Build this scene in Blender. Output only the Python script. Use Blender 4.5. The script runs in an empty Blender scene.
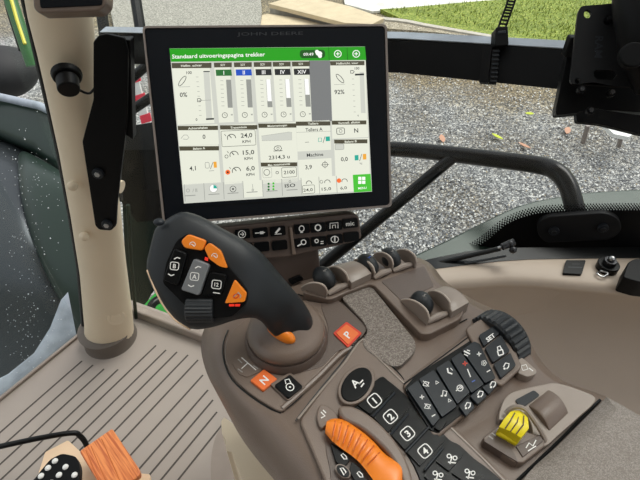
import bpy, bmesh, math, random
from mathutils import Vector, Matrix
random.seed(7)
SC = bpy.context.scene
COL = SC.collection
# ------------------------------------------------------------------ camera
CAM = Vector((0, 0, 1.15)); TH = math.radians(42); FP = 480.0
R_ = Vector((1, 0, 0)); F_ = Vector((0, math.cos(TH), -math.sin(TH))); U_ = Vector((0, math.sin(TH), math.cos(TH)))
def ray(px, py): return F_ + R_*((px-320)/FP) + U_*((240-py)/FP)
def D(px, py, d): return CAM + ray(px, py)*d
class Plane:
    def __init__(s, o, n):
        s.o = Vector(o); s.n = Vector(n).normalized()
        if s.n.dot(CAM-s.o) < 0: s.n = -s.n
    def P(s, px, py, h=0):
        r = ray(px, py); o = s.o+s.n*h
        return CAM + r*((o-CAM).dot(s.n)/r.dot(s.n))
CZ = 0.72
CON = Plane((0, 0, CZ), (0, 0, 1)); FLO = Plane((0, 0, 0), (0, 0, 1)); GRD = Plane((0, 0, -1.6), (0, 0, 1))
cam = bpy.data.cameras.new('camera'); co = bpy.data.objects.new('camera', cam); COL.objects.link(co)
co.location = CAM; co.rotation_euler = (math.pi/2-TH, 0, 0); cam.sensor_width = 36; cam.lens = 27; cam.clip_start = 0.02
SC.camera = co
# ------------------------------------------------------------------ materials
def lin(c): return tuple((x/255/12.92 if x/255 <= .04045 else ((x/255+.055)/1.055)**2.4) for x in c)
MATS = {}
def mat(name, rgb, rough=.5, metal=0, var=.06, scale=30, bump=0, bscale=None, spec=.5, emit=0, coat=0):
    m = bpy.data.materials.new(name); m.use_nodes = True; nt = m.node_tree; N = nt.nodes; L = nt.links
    b = N['Principled BSDF']; c = lin(rgb)
    b.inputs['Roughness'].default_value = rough; b.inputs['Metallic'].default_value = metal
    b.inputs['Specular IOR Level'].default_value = spec; b.inputs['Coat Weight'].default_value = coat
    if emit:
        b.inputs['Base Color'].default_value = (0, 0, 0, 1)
        b.inputs['Emission Color'].default_value = (*c, 1); b.inputs['Emission Strength'].default_value = emit
    else:
        tc = N.new('ShaderNodeTexCoord'); no = N.new('ShaderNodeTexNoise'); no.inputs['Scale'].default_value = scale; no.inputs['Detail'].default_value = 4
        L.new(tc.outputs['Object'], no.inputs['Vector'])
        mx = N.new('ShaderNodeMix'); mx.data_type = 'RGBA'
        mx.inputs[6].default_value = (*[max(0, x*(1-var*2)) for x in c], 1); mx.inputs[7].default_value = (*[min(1, x*(1+var*2)) for x in c], 1)
        L.new(no.outputs['Fac'], mx.inputs[0]); L.new(mx.outputs[2], b.inputs['Base Color'])
        if bump:
            n2 = N.new('ShaderNodeTexNoise'); n2.inputs['Scale'].default_value = bscale or scale*20; n2.inputs['Detail'].default_value = 2
            L.new(tc.outputs['Object'], n2.inputs['Vector'])
            bp = N.new('ShaderNodeBump'); bp.inputs['Strength'].default_value = bump; bp.inputs['Distance'].default_value = .001
            L.new(n2.outputs['Fac'], bp.inputs['Height']); L.new(bp.outputs['Normal'], b.inputs['Normal'])
    MATS[name] = m; return m
mat('taupe', (115, 99, 88), .36, bump=.2, bscale=900)
mat('taupe_dark', (92, 78, 70), .42, bump=.2, bscale=900)
mat('taupe_light', (148, 135, 125), .32, bump=.1, bscale=900)
mat('side_beige', (182, 166, 150), .55, bump=.2, bscale=700, scale=6)
mat('post_cream', (224, 207, 180), .5, bump=.15, bscale=600, scale=8, var=.03)
mat('bezel', (17, 20, 25), .4, bump=.1, bscale=1500, spec=.12)
mat('bezel_mark', (44, 46, 50), .4, var=0)
mat('rim_grey', (128, 118, 112), .35)
mat('black', (12, 12, 13), .45, bump=.15, bscale=800, spec=.14)
mat('black_key', (14, 15, 16), .3, spec=.15)
mat('slate_key', (33, 37, 42), .4, spec=.3)
mat('rim_light', (186, 172, 160), .35)
mat('rubber', (32, 35, 38), .5, bump=.2, bscale=1200)
mat('grip', (33, 36, 39), .42, bump=.2, bscale=2500, spec=.4)
mat('tube_black', (9, 10, 11), .28, spec=.3, var=0)
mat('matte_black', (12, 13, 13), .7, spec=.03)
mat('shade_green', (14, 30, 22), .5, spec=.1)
mat('plate_black', (30, 30, 31), .45, spec=.15, bump=.1, bscale=500)
mat('metal_black', (11, 11, 12), .42, bump=.1, bscale=500, spec=.12)
mat('orange', (240, 132, 34), .35, var=.03)
mat('orange_red', (232, 112, 50), .35, var=.03)
mat('red_edge', (214, 60, 34), .35)
mat('red_light', (225, 50, 35), .3, emit=.8)
mat('yellow', (240, 218, 22), .35, var=.02)
mat('white_mark', (232, 230, 226), .5, var=0)
mat('grey_mark', (165, 160, 155), .5, var=0)
mat('blue_mark', (60, 95, 180), .4, var=0)
mat('grey_key', (112, 114, 116), .35)
mat('steel', (165, 165, 165), .3, metal=1)
mat('dark_steel', (60, 60, 62), .35, metal=.8)
mat('collar', (104, 95, 87), .6, bump=.3, bscale=700)
mat('wood_pale', (232, 200, 166), .5, scale=12)
mat('concrete', (178, 172, 160), .85, var=.18, scale=14, bump=.5, bscale=60)
mat('slab', (196, 180, 150), .85, var=.12, scale=7, bump=.5, bscale=50)
mat('wet_body', (66, 71, 74), .26, metal=.6, var=.04, scale=4)
mat('bar_green', (52, 104, 54), .4)
mat('green_body', (34, 50, 42), .32, metal=.2, var=.08, scale=3)
mat('green_bright', (20, 150, 40), .4, var=.2, scale=30, bump=.8, bscale=90)
mat('decal_yellow', (215, 205, 60), .4)
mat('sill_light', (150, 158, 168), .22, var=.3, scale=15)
mat('gasket', (12, 13, 14), .4, spec=.35)
mat('orange_dark', (196, 92, 14), .4)
mat('wood_white', (214, 214, 210), .6)
mat('barrier_red', (215, 50, 70), .5); mat('tyre', (30, 31, 32), .7, bump=.5, bscale=100)
mat('strut_grey', (52, 56, 60), .3)

def wood_mat():
    m = mat('wood_orange', (205, 100, 40), .3, coat=.2); nt = m.node_tree; N = nt.nodes; L = nt.links
    tc = N.new('ShaderNodeTexCoord'); mp = N.new('ShaderNodeMapping'); mp.vector_type = 'TEXTURE'; mp.inputs['Rotation'].default_value = (0, 0, WOOD_ANG); mp.inputs['Scale'].default_value = (1/170, 1/10, 1/10)
    no = N.new('ShaderNodeTexNoise'); no.inputs['Scale'].default_value = 1.6; no.inputs['Detail'].default_value = 5
    cr = N.new('ShaderNodeValToRGB'); cr.color_ramp.elements[0].position = .35; cr.color_ramp.elements[0].color = (*lin((196, 92, 40)), 1); cr.color_ramp.elements[1].position = .6; cr.color_ramp.elements[1].color = (*lin((240, 146, 78)), 1)
    L.new(tc.outputs['Object'], mp.inputs[0]); L.new(mp.outputs[0], no.inputs['Vector']); L.new(no.outputs['Fac'], cr.inputs[0]); L.new(cr.outputs[0], N['Principled BSDF'].inputs['Base Color'])
def speck_mat(name, cols, scale, rough=.8, bump=.6, dist=.01, big=None, wet=.5):
    m = bpy.data.materials.new(name); m.use_nodes = True; nt = m.node_tree; N = nt.nodes; L = nt.links; b = N['Principled BSDF']
    tc = N.new('ShaderNodeTexCoord'); vo = N.new('ShaderNodeTexVoronoi'); vo.inputs['Scale'].default_value = scale
    L.new(tc.outputs['Object'], vo.inputs['Vector'])
    sp = N.new('ShaderNodeSeparateColor'); L.new(vo.outputs['Color'], sp.inputs[0])
    cr = N.new('ShaderNodeValToRGB'); L.new(sp.outputs[0], cr.inputs[0]); e = cr.color_ramp.elements
    while len(e) < len(cols): e.new(.5)
    for i, (p, c) in enumerate(cols): e[i].position = p; e[i].color = (*lin(c), 1)
    out = cr.outputs[0]
    if big:
        n2 = N.new('ShaderNodeTexNoise'); n2.inputs['Scale'].default_value = big[0]; n2.inputs['Detail'].default_value = 3; L.new(tc.outputs['Object'], n2.inputs['Vector'])
        r2 = N.new('ShaderNodeValToRGB'); r2.color_ramp.elements[0].position = .42; r2.color_ramp.elements[1].position = .66; L.new(n2.outputs['Fac'], r2.inputs[0])
        mx = N.new('ShaderNodeMix'); mx.data_type = 'RGBA'; mx.blend_type = 'MULTIPLY'; L.new(r2.outputs[0], mx.inputs[0]); L.new(out, mx.inputs[6]); mx.inputs[7].default_value = (*lin(big[1]), 1); out = mx.outputs[2]
    L.new(out, b.inputs['Base Color']); b.inputs['Roughness'].default_value = rough; b.inputs['Specular IOR Level'].default_value = wet
    bp = N.new('ShaderNodeBump'); bp.inputs['Strength'].default_value = bump; bp.inputs['Distance'].default_value = dist; bp.invert = True
    L.new(vo.outputs['Distance'], bp.inputs['Height']); L.new(bp.outputs['Normal'], b.inputs['Normal'])
    MATS[name] = m; return m
speck_mat('gravel', [(0, (72, 74, 76)), (.45, (124, 125, 125)), (.75, (166, 166, 163)), (1, (220, 219, 214))], 62, .7, .9, .014, big=(1.1, (214, 206, 194)))
speck_mat('gravel_brown', [(0, (90, 84, 74)), (.5, (140, 130, 114)), (.85, (190, 182, 166)), (1, (215, 208, 192))], 40, .8, 1, .015, big=(2.5, (226, 216, 190)))
speck_mat('pebble', [(0, (104, 96, 82)), (.5, (150, 140, 120)), (.9, (184, 174, 152)), (1, (205, 198, 180))], 60, .85, .8, .01)
speck_mat('pebble_grey', [(0, (112, 110, 102)), (.5, (150, 148, 138)), (1, (186, 182, 170))], 70, .85, .8, .01)
speck_mat('paving', [(0, (196, 196, 188)), (1, (226, 224, 214))], 6, .85, .2, .01)
speck_mat('grass', [(0, (92, 112, 26)), (.5, (128, 146, 42)), (.8, (154, 168, 62)), (1, (180, 182, 96))], 48, .7, 1, .02, big=(1.8, (222, 226, 180)))
speck_mat('pad_speck', [(0, (104, 95, 88)), (.5, (128, 118, 110)), (1, (156, 147, 139))], 900, .75, .8, .0008)
speck_mat('arm_speck', [(0, (128, 119, 111)), (.6, (146, 137, 129)), (1, (166, 157, 149))], 1300, .7, .8, .0006)
def floor_mat():
    m = mat('floor_mat', (160, 149, 140), .6, var=.05, scale=9, bump=.3, bscale=500); return m
floor_mat()
def soil():      # brown soil stain of the gravel next to the kerb
    m = MATS['gravel']; nt = m.node_tree; N = nt.nodes; L = nt.links; b = N['Principled BSDF']; src = b.inputs['Base Color'].links[0].from_socket
    g_ = N.new('ShaderNodeNewGeometry'); dp = N.new('ShaderNodeVectorMath'); dp.operation = 'DOT_PRODUCT'; dp.inputs[1].default_value = (.355, .935, 0); L.new(g_.outputs['Position'], dp.inputs[0])
    no = N.new('ShaderNodeTexNoise'); no.inputs['Scale'].default_value = 2.2; L.new(g_.outputs['Position'], no.inputs['Vector'])
    ad = N.new('ShaderNodeMath'); ad.operation = 'MULTIPLY_ADD'; ad.inputs[1].default_value = 1.6; L.new(no.outputs['Fac'], ad.inputs[0]); L.new(dp.outputs['Value'], ad.inputs[2])
    mr_ = N.new('ShaderNodeMapRange'); mr_.inputs[1].default_value = 6.35; mr_.inputs[2].default_value = 7.4; L.new(ad.outputs[0], mr_.inputs[0])
    mx = N.new('ShaderNodeMix'); mx.data_type = 'RGBA'; mx.blend_type = 'MULTIPLY'; L.new(mr_.outputs[0], mx.inputs[0]); L.new(src, mx.inputs[6]); mx.inputs[7].default_value = (*lin((232, 214, 176)), 1); L.new(mx.outputs[2], b.inputs['Base Color'])
soil()
mat('groove', (72, 64, 59), .7)
def glass(name, tint=(1, 1, 1), f=.6):
    m = bpy.data.materials.new(name); m.use_nodes = True; nt = m.node_tree; N = nt.nodes; L = nt.links
    for n in list(N):
        if n.type == 'BSDF_PRINCIPLED': N.remove(n)
    t = N.new('ShaderNodeBsdfTransparent'); t.inputs[0].default_value = (*tint, 1); g = N.new('ShaderNodeBsdfGlossy'); g.inputs['Roughness'].default_value = .02
    fr = N.new('ShaderNodeLayerWeight'); fr.inputs[0].default_value = .5; pw = N.new('ShaderNodeMath'); pw.operation = 'POWER'; pw.inputs[1].default_value = 5; L.new(fr.outputs['Facing'], pw.inputs[0])
    mm = N.new('ShaderNodeMath'); mm.operation = 'MULTIPLY_ADD'; mm.inputs[1].default_value = f; mm.inputs[2].default_value = .012; L.new(pw.outputs[0], mm.inputs[0])
    mx = N.new('ShaderNodeMixShader'); L.new(mm.outputs[0], mx.inputs[0]); L.new(t.outputs[0], mx.inputs[1]); L.new(g.outputs[0], mx.inputs[2])
    L.new(mx.outputs[0], N['Material Output'].inputs[0]); MATS[name] = m
glass('pane_glass', (.97, .985, .975), .6)
mat('drop', (205, 212, 216), .05, var=0)
# screen colours (a lit panel gives off light)
for nm, c, e in [('sc_green', (30, 158, 12), 1), ('sc_green_dark', (14, 84, 14), 1), ('sc_panel', (232, 234, 218), 1), ('sc_white', (250, 250, 246), 1.05), ('sc_bg', (122, 124, 124), 1), ('sc_head', (78, 74, 58), 1),
                 ('sc_text', (40, 44, 46), 1), ('sc_grey', (150, 152, 146), 1), ('sc_light', (206, 208, 198), 1), ('sc_tag_green', (40, 110, 50), 1), ('sc_tag_blue', (30, 80, 190), 1), ('sc_tag_black', (36, 38, 40), 1),
                 ('sc_orange', (240, 110, 50), 1.1), ('sc_amber', (240, 170, 60), 1), ('sc_teal', (40, 170, 150), 1), ('sc_menu', (70, 190, 50), 1.05)]:
    mat(nm, c, .4, emit=e*.76)
# ------------------------------------------------------------------ mesh building
def spline(pts, n=6, closed=True):
    out = []; m = len(pts); rng = m if closed else m-1
    for i in range(rng):
        g = lambda k: Vector(pts[k % m]) if closed else Vector(pts[max(0, min(m-1, k))])
        p0, p1, p2, p3 = g(i-1), g(i), g(i+1), g(i+2)
        for j in range(n):
            t = j/n
            out.append(.5*((2*p1)+(p2-p0)*t+(2*p0-5*p1+4*p2-p3)*t*t+(3*p1-p0-3*p2+p3)*t**3))
    if not closed: out.append(Vector(pts[-1]))
    return out
def fillet(pts, r=2, n=4):
    out = []; m = len(pts)
    for i in range(m):
        a, b, c = Vector(pts[i-1]), Vector(pts[i]), Vector(pts[(i+1) % m])
        ra = min(r, (a-b).length*.45, (c-b).length*.45); p = b+(a-b).normalized()*ra; q = b+(c-b).normalized()*ra
        for j in range(n+1):
            t = j/n; out.append(p*(1-t)**2+b*2*t*(1-t)+q*t*t)
    return out
def ell(cx, cy, rx, ry, rot=0, n=24):
    c, s = math.cos(rot), math.sin(rot)
    return [Vector((cx+rx*math.cos(a)*c-ry*math.sin(a)*s, cy+rx*math.cos(a)*s+ry*math.sin(a)*c)) for a in [2*math.pi*k/n for k in range(n)]]
WORLD = {}
class MB:
    def __init__(s): s.v = []; s.f = []; s.mi = []; s.mats = []
    def mid(s, m):
        if m not in s.mats: s.mats.append(m)
        return s.mats.index(m)
    def add(s, vs, fs, m):
        k = len(s.v); s.v += [Vector(v) for v in vs]; i = s.mid(m)
        for f in fs: s.f.append([a+k for a in f]); s.mi.append(i)
        return s
    def solid(s, top, bot, m):            # two matching rings of world points
        n = len(top)
        return s.add(list(top)+list(bot), [list(range(n)), list(range(2*n-1, n-1, -1))]+[[i, i+n, (i+1) % n+n, (i+1) % n] for i in range(n)], m)
    def prism(s, pl, out, h1, h0, m):     # outline in pixels on the plane, extruded along its normal
        t = [pl.P(p[0], p[1], h1) for p in out]
        return s.solid(t, [p-pl.n*(h1-h0) for p in t], m)
    def loft(s, rings, m, cap=True):
        n = len(rings[0]); vs = [v for r in rings for v in r]; fs = []
        for k in range(len(rings)-1):
            for i in range(n): fs.append([k*n+i, k*n+(i+1) % n, (k+1)*n+(i+1) % n, (k+1)*n+i])
        if cap: fs += [list(range(n-1, -1, -1)), [len(vs)-n+i for i in range(n)]]
        return s.add(vs, fs, m)
    def flat(s, pl, out, h, m): return s.add([pl.P(p[0], p[1], h) for p in out], [list(range(len(out)))], m)
    def stroke(s, pl, pts, w, h, m, closed=False):   # a painted line, w in pixels
        pts = [Vector(p) for p in pts]; n = len(pts); L = []; R = []
        for i in range(n):
            a = pts[i-1] if (i > 0 or closed) else pts[i]; b = pts[(i+1) % n] if (i < n-1 or closed) else pts[i]
            d = (b-a); d = d.normalized() if d.length > 0 else Vector((1, 0)); q = Vector((-d.y, d.x))*w/2
            L.append(pts[i]+q); R.append(pts[i]-q)
        vs = [pl.P(p.x, p.y, h) for p in L+R]; rng = n if closed else n-1
        return s.add(vs, [[i, (i+1) % n, (i+1) % n+n, i+n] for i in range(rng)], m)
    def tube(s, path, r, m, n=14, cap=True):
        path = [Vector(p) for p in path]; rings = []; up = None
        for i, p in enumerate(path):
            a = path[max(0, i-1)]; b = path[min(len(path)-1, i+1)]; t = (b-a).normalized()
            if up is None: up = t.orthogonal().normalized()
            up = (up-t*up.dot(t)).normalized(); w = t.cross(up); rr = r[i] if isinstance(r, list) else r
            rings.append([p+(up*math.cos(2*math.pi*k/n)+w*math.sin(2*math.pi*k/n))*rr for k in range(n)])
        return s.loft(rings, m, cap)
    def disc(s, c, ax, r, th, m, n=20, r2=None):
        c = Vector(c); ax = Vector(ax).normalized(); return s.tube([c-ax*th/2, c+ax*th/2], [r, r2 or r], m, n)
    def box(s, c, ax, ay, az, sx, sy, sz, m):
        c = Vector(c); q = lambda x, y, z: c+ax*x*sx/2+ay*y*sy/2+az*z*sz/2
        return s.solid([q(-1, -1, 1), q(1, -1, 1), q(1, 1, 1), q(-1, 1, 1)], [q(-1, -1, -1), q(1, -1, -1), q(1, 1, -1), q(-1, 1, -1)], m)
    def ball(s, c, r, m, ax=None, n=12):
        c = Vector(c); ax = ax or (Vector((1, 0, 0)), Vector((0, 1, 0)), Vector((0, 0, 1))); r = r if isinstance(r, tuple) else (r, r, r); rings = []
        for k in range(1, n):
            a = math.pi*k/n
            rings.append([c+ax[2]*r[2]*math.cos(a)+(ax[0]*r[0]*math.cos(2*math.pi*j/(2*n))+ax[1]*r[1]*math.sin(2*math.pi*j/(2*n)))*math.sin(a) for j in range(2*n)])
        return s.loft(rings, m)
    def text(s, pl, txt, cx, cy, hpx, ang, h, m, wpx=None, bold=0):   # lettering laid on a surface
        cu = bpy.data.curves.new('t', 'FONT'); cu.body = txt; cu.size = 1; cu.align_x = 'CENTER'; cu.resolution_u = 2; cu.offset = bold
        ob = bpy.data.objects.new('t', cu); COL.objects.link(ob)
        me = ob.to_mesh(); vs = [Vector((v.co.x, v.co.y)) for v in me.vertices]; fs = [list(p.vertices) for p in me.polygons]
        ob.to_mesh_clear(); bpy.data.objects.remove(ob); bpy.data.curves.remove(cu)
        if not vs: return s
        x0 = min(v.x for v in vs); x1 = max(v.x for v in vs); k = hpx/.72; kx = (wpx/(x1-x0)) if wpx else k; xm = (x0+x1)/2
        ca, sa = math.cos(ang), math.sin(ang); out = []
        for v in vs:
            x = (v.x-xm)*kx; y = -(v.y-.36)*k; out.append(pl.P(cx+x*ca-y*sa, cy+x*sa+y*ca, h))
        return s.add(out, fs, m)
    def build(s, name, parent=None, bevel=0, seg=2, ang=35, smooth=True, label=None, kind=None, shift=None):
        me = bpy.data.meshes.new(name); xs = [v.x for v in s.v]; ys = [v.y for v in s.v]; zs = [v.z for v in s.v]
        o = Vector(((min(xs)+max(xs))/2, (min(ys)+max(ys))/2, min(zs)))
        me.from_pydata([v-o for v in s.v], [], s.f)
        for m in s.mats: me.materials.append(MATS[m])
        for i, p in enumerate(me.polygons): p.material_index = s.mi[i]
        bm = bmesh.new(); bm.from_mesh(me); bmesh.ops.recalc_face_normals(bm, faces=bm.faces); bm.to_mesh(me); bm.free()
        if smooth:
            for p in me.polygons: p.use_smooth = True
            me.set_sharp_from_angle(angle=math.radians(ang))
        ob = bpy.data.objects.new(name, me); COL.objects.link(ob); WORLD[ob] = o
        if parent: ob.parent = parent; ob.location = o-WORLD[parent]
        else: ob.location = o
        if bevel:
            b = ob.modifiers.new('bevel', 'BEVEL'); b.width = bevel; b.segments = seg; b.limit_method = 'ANGLE'; b.angle_limit = math.radians(ang); b.harden_normals = True
        if label: ob['label'] = label
        if kind: ob['kind'] = kind
        return ob
def thing(name, label, cat, loc, group=None):
    o = bpy.data.objects.new(name, None); COL.objects.link(o); o.location = loc; o.empty_display_size = .05; WORLD[o] = Vector(loc)
    o['label'] = label; o['category'] = cat
    if group: o['group'] = group
    return o
def tag(o, label, cat, group=None):
    o['label'] = label; o['category'] = cat
    if group: o['group'] = group
    return o
X = Vector((1, 0, 0)); Y = Vector((0, 1, 0)); Z = Vector((0, 0, 1))
# side of the cab: a line on plan from the pillar to the rear right
SU = Vector((.972, -.236, 0)).normalized(); SN = Vector((-SU.y, SU.x, 0))      # along / outward
S0 = Vector((-.58, .90, 0))
SIDE = Plane(S0, SN)
GF = Plane(FLO.P(0, 400), Vector((FLO.P(80, 335)-FLO.P(0, 400)).cross(Z)))       # front glass
# ================================================================== OUTSIDE
g = MB(); g.add([(-14, -4, -1.62), (16, -4, -1.62), (16, 18, -1.62), (-14, 18, -1.62)], [[0, 1, 2, 3]], 'gravel'); g.add([(-14, -4, -1.8), (16, -4, -1.8), (16, 18, -1.8), (-14, 18, -1.8)], [[3, 2, 1, 0]], 'gravel')
o = g.build('floor', kind='structure'); o.name = 'ground'
def patch(name, out, h1, m, bevel=0, h0=-.02):
    return MB().prism(GRD, out, h1, h0, m).build(name, bevel=bevel)
o = patch('paving', [(330, -60), (560, -60), (560, -4), (470, 2), (400, 9), (372, 11), (345, 4)], .03, 'paving', .01); o['kind'] = 'structure'
o = patch('lawn', [(380, 9), (400, 8), (467, 2), (560, -5), (800, -30), (800, 90), (640, 62), (569, 47), (494, 35), (430, 24), (400, 18)], .05, 'grass'); o['kind'] = 'structure'
# loose stones of the gravel
stn = MB(); rr = random.Random(11)
mat('stone_dark', (100, 102, 105), .6, var=.2); mat('stone_mid', (162, 163, 163), .6, var=.2); mat('stone_pale', (226, 225, 220), .6, var=.1); mat('stone_tan', (160, 146, 122), .7, var=.1); mat('leaf', (178, 190, 40), .6); mat('leaf_brown', (176, 130, 104), .6)
for i in range(34000):
    px = rr.uniform(296, 660) if rr.random() < .9 else rr.uniform(120, 300); py = rr.uniform(62, 290) if rr.random() < .93 else rr.uniform(50, 80)
    if px < 300 and py > 130: continue
    if px < 390 and 30 < py < 205 and px > 150: continue
    p = GRD.P(px, py); rx = rr.uniform(.006, .0145); a = rr.uniform(0, 6.28); u = Vector((math.cos(a), math.sin(a), rr.uniform(-.3, .3))); w = Vector((-math.sin(a), math.cos(a), rr.uniform(-.3, .3))); k_ = rr.uniform(.6, 1)
    zt = rx*rr.uniform(.5, .9); br_ = p.dot(Vector((.355, .935, 0)))+rr.gauss(0, .35); q = rr.random()
    mm = ('stone_tan' if q < .75 else 'stone_pale') if br_ > 6.25 else ('stone_dark' if q < .42 else 'stone_mid' if q < .80 else 'stone_pale' if q < .965 else 'stone_tan')
    stn.add([p+u*rx, p+w*rx*k_, p-u*rx*.9, p-w*rx*k_, p+Z*zt+u*rx*rr.uniform(-.4, .4)+w*rx*.2], [[0, 1, 4], [1, 2, 4], [2, 3, 4], [3, 0, 4]], mm)
o = stn.build('gravel_stones', smooth=False); tag(o, 'loose grey crushed gravel covering the yard outside the right window', 'gravel'); o['kind'] = 'stuff'
for (x, y), m_, lb, nm in [((497, 138), 'leaf', 'yellow-green fallen leaf on the grey gravel above the handrail', 'fallen_leaf'), ((529, 115), 'leaf', 'small yellow leaf on gravel below the strap and left of mount', 'fallen_leaf'), ((524, 147), 'leaf_brown', 'brownish pink leaf on gravel just above handrail bend', 'fallen_leaf'), ((442, 140), 'leaf_brown', 'brown leaf on gravel above the straight part of the handrail', 'fallen_leaf'), ((567, 132), 'leaf_brown', 'reddish leaf on gravel left of the white trestle', 'fallen_leaf')]:
    c = GRD.P(x, y); m = MB(); L_ = .075 if m_ == 'leaf_brown' or x < 500 else .05; a = x*.7; u = Vector((math.cos(a), math.sin(a), .1)); w = Vector((-math.sin(a), math.cos(a), .2))
    m.loft([[c+Z*(.02+.004*k)+u*L_*.0, ] if False else [c+Z*(.02+h_)+u*L_*uu+w*L_*ww for uu, ww in [(-1, 0), (-.5, .35), (.1, .5), (.6, .3), (1, 0), (.6, -.35), (0, -.45), (-.6, -.3)]] for h_ in (0, .004)], m_); tag(m.build(nm), lb, 'leaf', 'fallen leaves on the gravel')
# grass blades along the lawn
gb = MB(); rr = random.Random(3)
for i in range(5200):
    px = rr.uniform(372, 650); py = rr.uniform(-8, 62); lo = 11+(px-372)*.187 if px < 640 else 61; hi = 11-(px-372)*.095
    if not hi < py < lo-3: continue
    p = GRD.P(px, py, .05); a = rr.uniform(0, 6.28); w = Vector((math.cos(a), math.sin(a), 0))*.008; t = Vector((rr.uniform(-.02, .02), rr.uniform(-.02, .02), rr.uniform(.03, .06)))
    gb.add([p-w, p+w, p+t], [[0, 1, 2]], 'grass')
o = gb.build('grass_blades', smooth=False); tag(o, 'bright green short grass growing on the lawn beyond the rail', 'grass'); o['kind'] = 'stuff'
# kerb: pebbled band with a pale edge, curving below the lawn
kr = thing('kerb', 'pebbled concrete kerb band curving along the lower edge of the lawn', 'kerb', GRD.P(420, 28))
low = [(312, 5), (345, 20), (385, 28), (450, 34), (560, 54), (720, 80)]; up = [(311, -1), (330, 9), (352, 14.5), (400, 18.5), (430, 24), (494, 35), (569, 47), (720, 74)]
L1 = spline(low, 6, False); U1 = spline(up, 6, False)
MB().prism(GRD, L1+U1[::-1], .03, -.02, 'pebble').build('kerb_band', kr)
e2 = [(p.x-.3, p.y+2.4) for p in U1]
MB().prism(GRD, list(U1)+[Vector(p) for p in e2[::-1]], .055, -.02, 'concrete').build('kerb_edge', kr)
# pebbled wall block and steps
o = MB().prism(GRD, [(100, -40), (258, -40), (262, 12), (258, 40), (120, 60)], .12, -.02, 'pebble_grey').build('pebbled_block', bevel=.02); tag(o, 'low grey pebble-dashed block behind the display, left of the steps', 'wall block')
st = thing('stone_steps', 'pale stone steps with sandy slabs rising behind the display', 'steps', GRD.P(300, 20))
for a, b in [([(250, 17.5), (268, 13.5), (300, 18), (345, 30), (330, 44), (250, 40)], .03), ([(268.5, 3.5), (300, -6), (350, 6), (384, 18), (372, 24), (344, 22.5)], .17)]:
    MB().prism(GRD, a, b+.05, b-.02, 'slab').build('tread', st, .008); MB().prism(GRD, [(p[0]+1, p[1]+.6) for p in a], b-.02, -.02, 'concrete').build('riser', st)
# white trestle lying on the gravel, right
tr = thing('trestle', 'white wooden trestle standing on gravel under the mounting plate', 'trestle', GRD.P(605, 135))
for nm, a, b, w in [('leg', (588, 125), (583, 143), .05), ('leg', (622, 133), (619, 146), .05)]:
    MB().tube([GRD.P(*a, .25), GRD.P(*b, .01)], .025, 'rim_grey', 6).build(nm, tr)
MB().prism(GRD, [(603, 124), (612, 123), (633, 134), (629, 137), (614, 134)], .3, .26, 'wood_white').build('top_board', tr)
# red and white barrier
br = thing('safety_barrier', 'red and white striped safety barrier between rail and display, outside', 'barrier', GRD.P(140, 120))
bp_ = Plane(GRD.P(140, 125), (0, -1, .2))
MB().prism(bp_, [(126, 66), (134, 66), (152, 130), (144, 130)], .02, -.02, 'wood_white').build('board', br)
for k in range(3):
    a = 76+k*20; x = 128+(a-66)*.27
    MB().prism(bp_, [(x-2, a), (x+8, a-3), (x+10, a+5), (x, a+8)], .024, .0, 'barrier_red').build('stripe', br)
# exterior body parts beyond the front glass (left)
def shell(secs, m, n=20, ex=2.6, depth_dir=None):
    rings = []
    for (a, b, d, th) in secs:
        A = D(*a, d); B = D(*b, d); c = (A+B)/2; ax = (B-A)/2; vd = (c-CAM).normalized(); nd = (vd-ax.normalized()*vd.dot(ax.normalized())).normalized(); ring = []
        for k in range(n):
            t = 2*math.pi*k/n; ct, s_ = math.cos(t), math.sin(t)
            ring.append(c+ax*math.copysign(abs(ct)**(2/ex), ct)+nd*th*math.copysign(abs(s_)**(2/ex), s_))
        rings.append(ring)
    return rings
hd = thing('tractor_bonnet', 'dark green tractor bonnet with pale top lip outside the front glass', 'bonnet', D(20, 160, 2.4))
m = MB(); m.loft(shell([((-70, 92), (-75, 128), 2.5, .2), ((0, 98), (-5, 139), 2.4, .2), ((40, 106), (32, 153), 2.3, .2), ((72, 116), (62, 182), 2.25, .2)], 'x', ex=5), 'green_body'); m.build('bonnet_side', hd)
MB().tube([D(-70, 91, 2.3), D(0, 97, 2.2), (D(40, 106, 2.1)), D(52, 112, 2.1)], .018, 'sill_light').build('top_lip', hd)
dm = thing('front_dome', 'wet black rounded dome outside the glass, above the bonnet lip', 'mudguard', D(5, 75, 3))  # black dome of unclear use, coloured like a tyre
MB().ball(D(2, 72, 3.0), (.21, .2, .15), 'tyre', n=16).build('shell', dm)
MB().ball(D(20, 62, 3.1), (.10, .12, .08), 'tyre', n=12).build('extension', dm)
def sheet(rows, m, name, parent=None, th=.02):    # curved panel: each row is a line of pixels at its own height
    nr = len(rows); n = 10; vs = []; fs = []
    for xs, y0, y1, z in rows:
        for k in range(n): t = k/(n-1); vs.append(Plane((0, 0, z), Z).P(xs[0]+(xs[1]-xs[0])*t, y0+(y1-y0)*t)-Z*.05*(2*t-1)**4)
    for r in range(nr-1):
        for k in range(n-1): fs.append([r*n+k, r*n+k+1, (r+1)*n+k+1, (r+1)*n+k])
    o = MB().add(vs, fs, m).build(name, parent, ang=80); sd2 = o.modifiers.new('thick', 'SOLIDIFY'); sd2.thickness = th; sd2.offset = -1; ss = o.modifiers.new('sub', 'SUBSURF'); ss.levels = 2; ss.render_levels = 2; return o
fd = thing('front_fender', 'wet dark grey rounded fender panel outside the front glass', 'fender', D(20, 300, 1.75))
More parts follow.
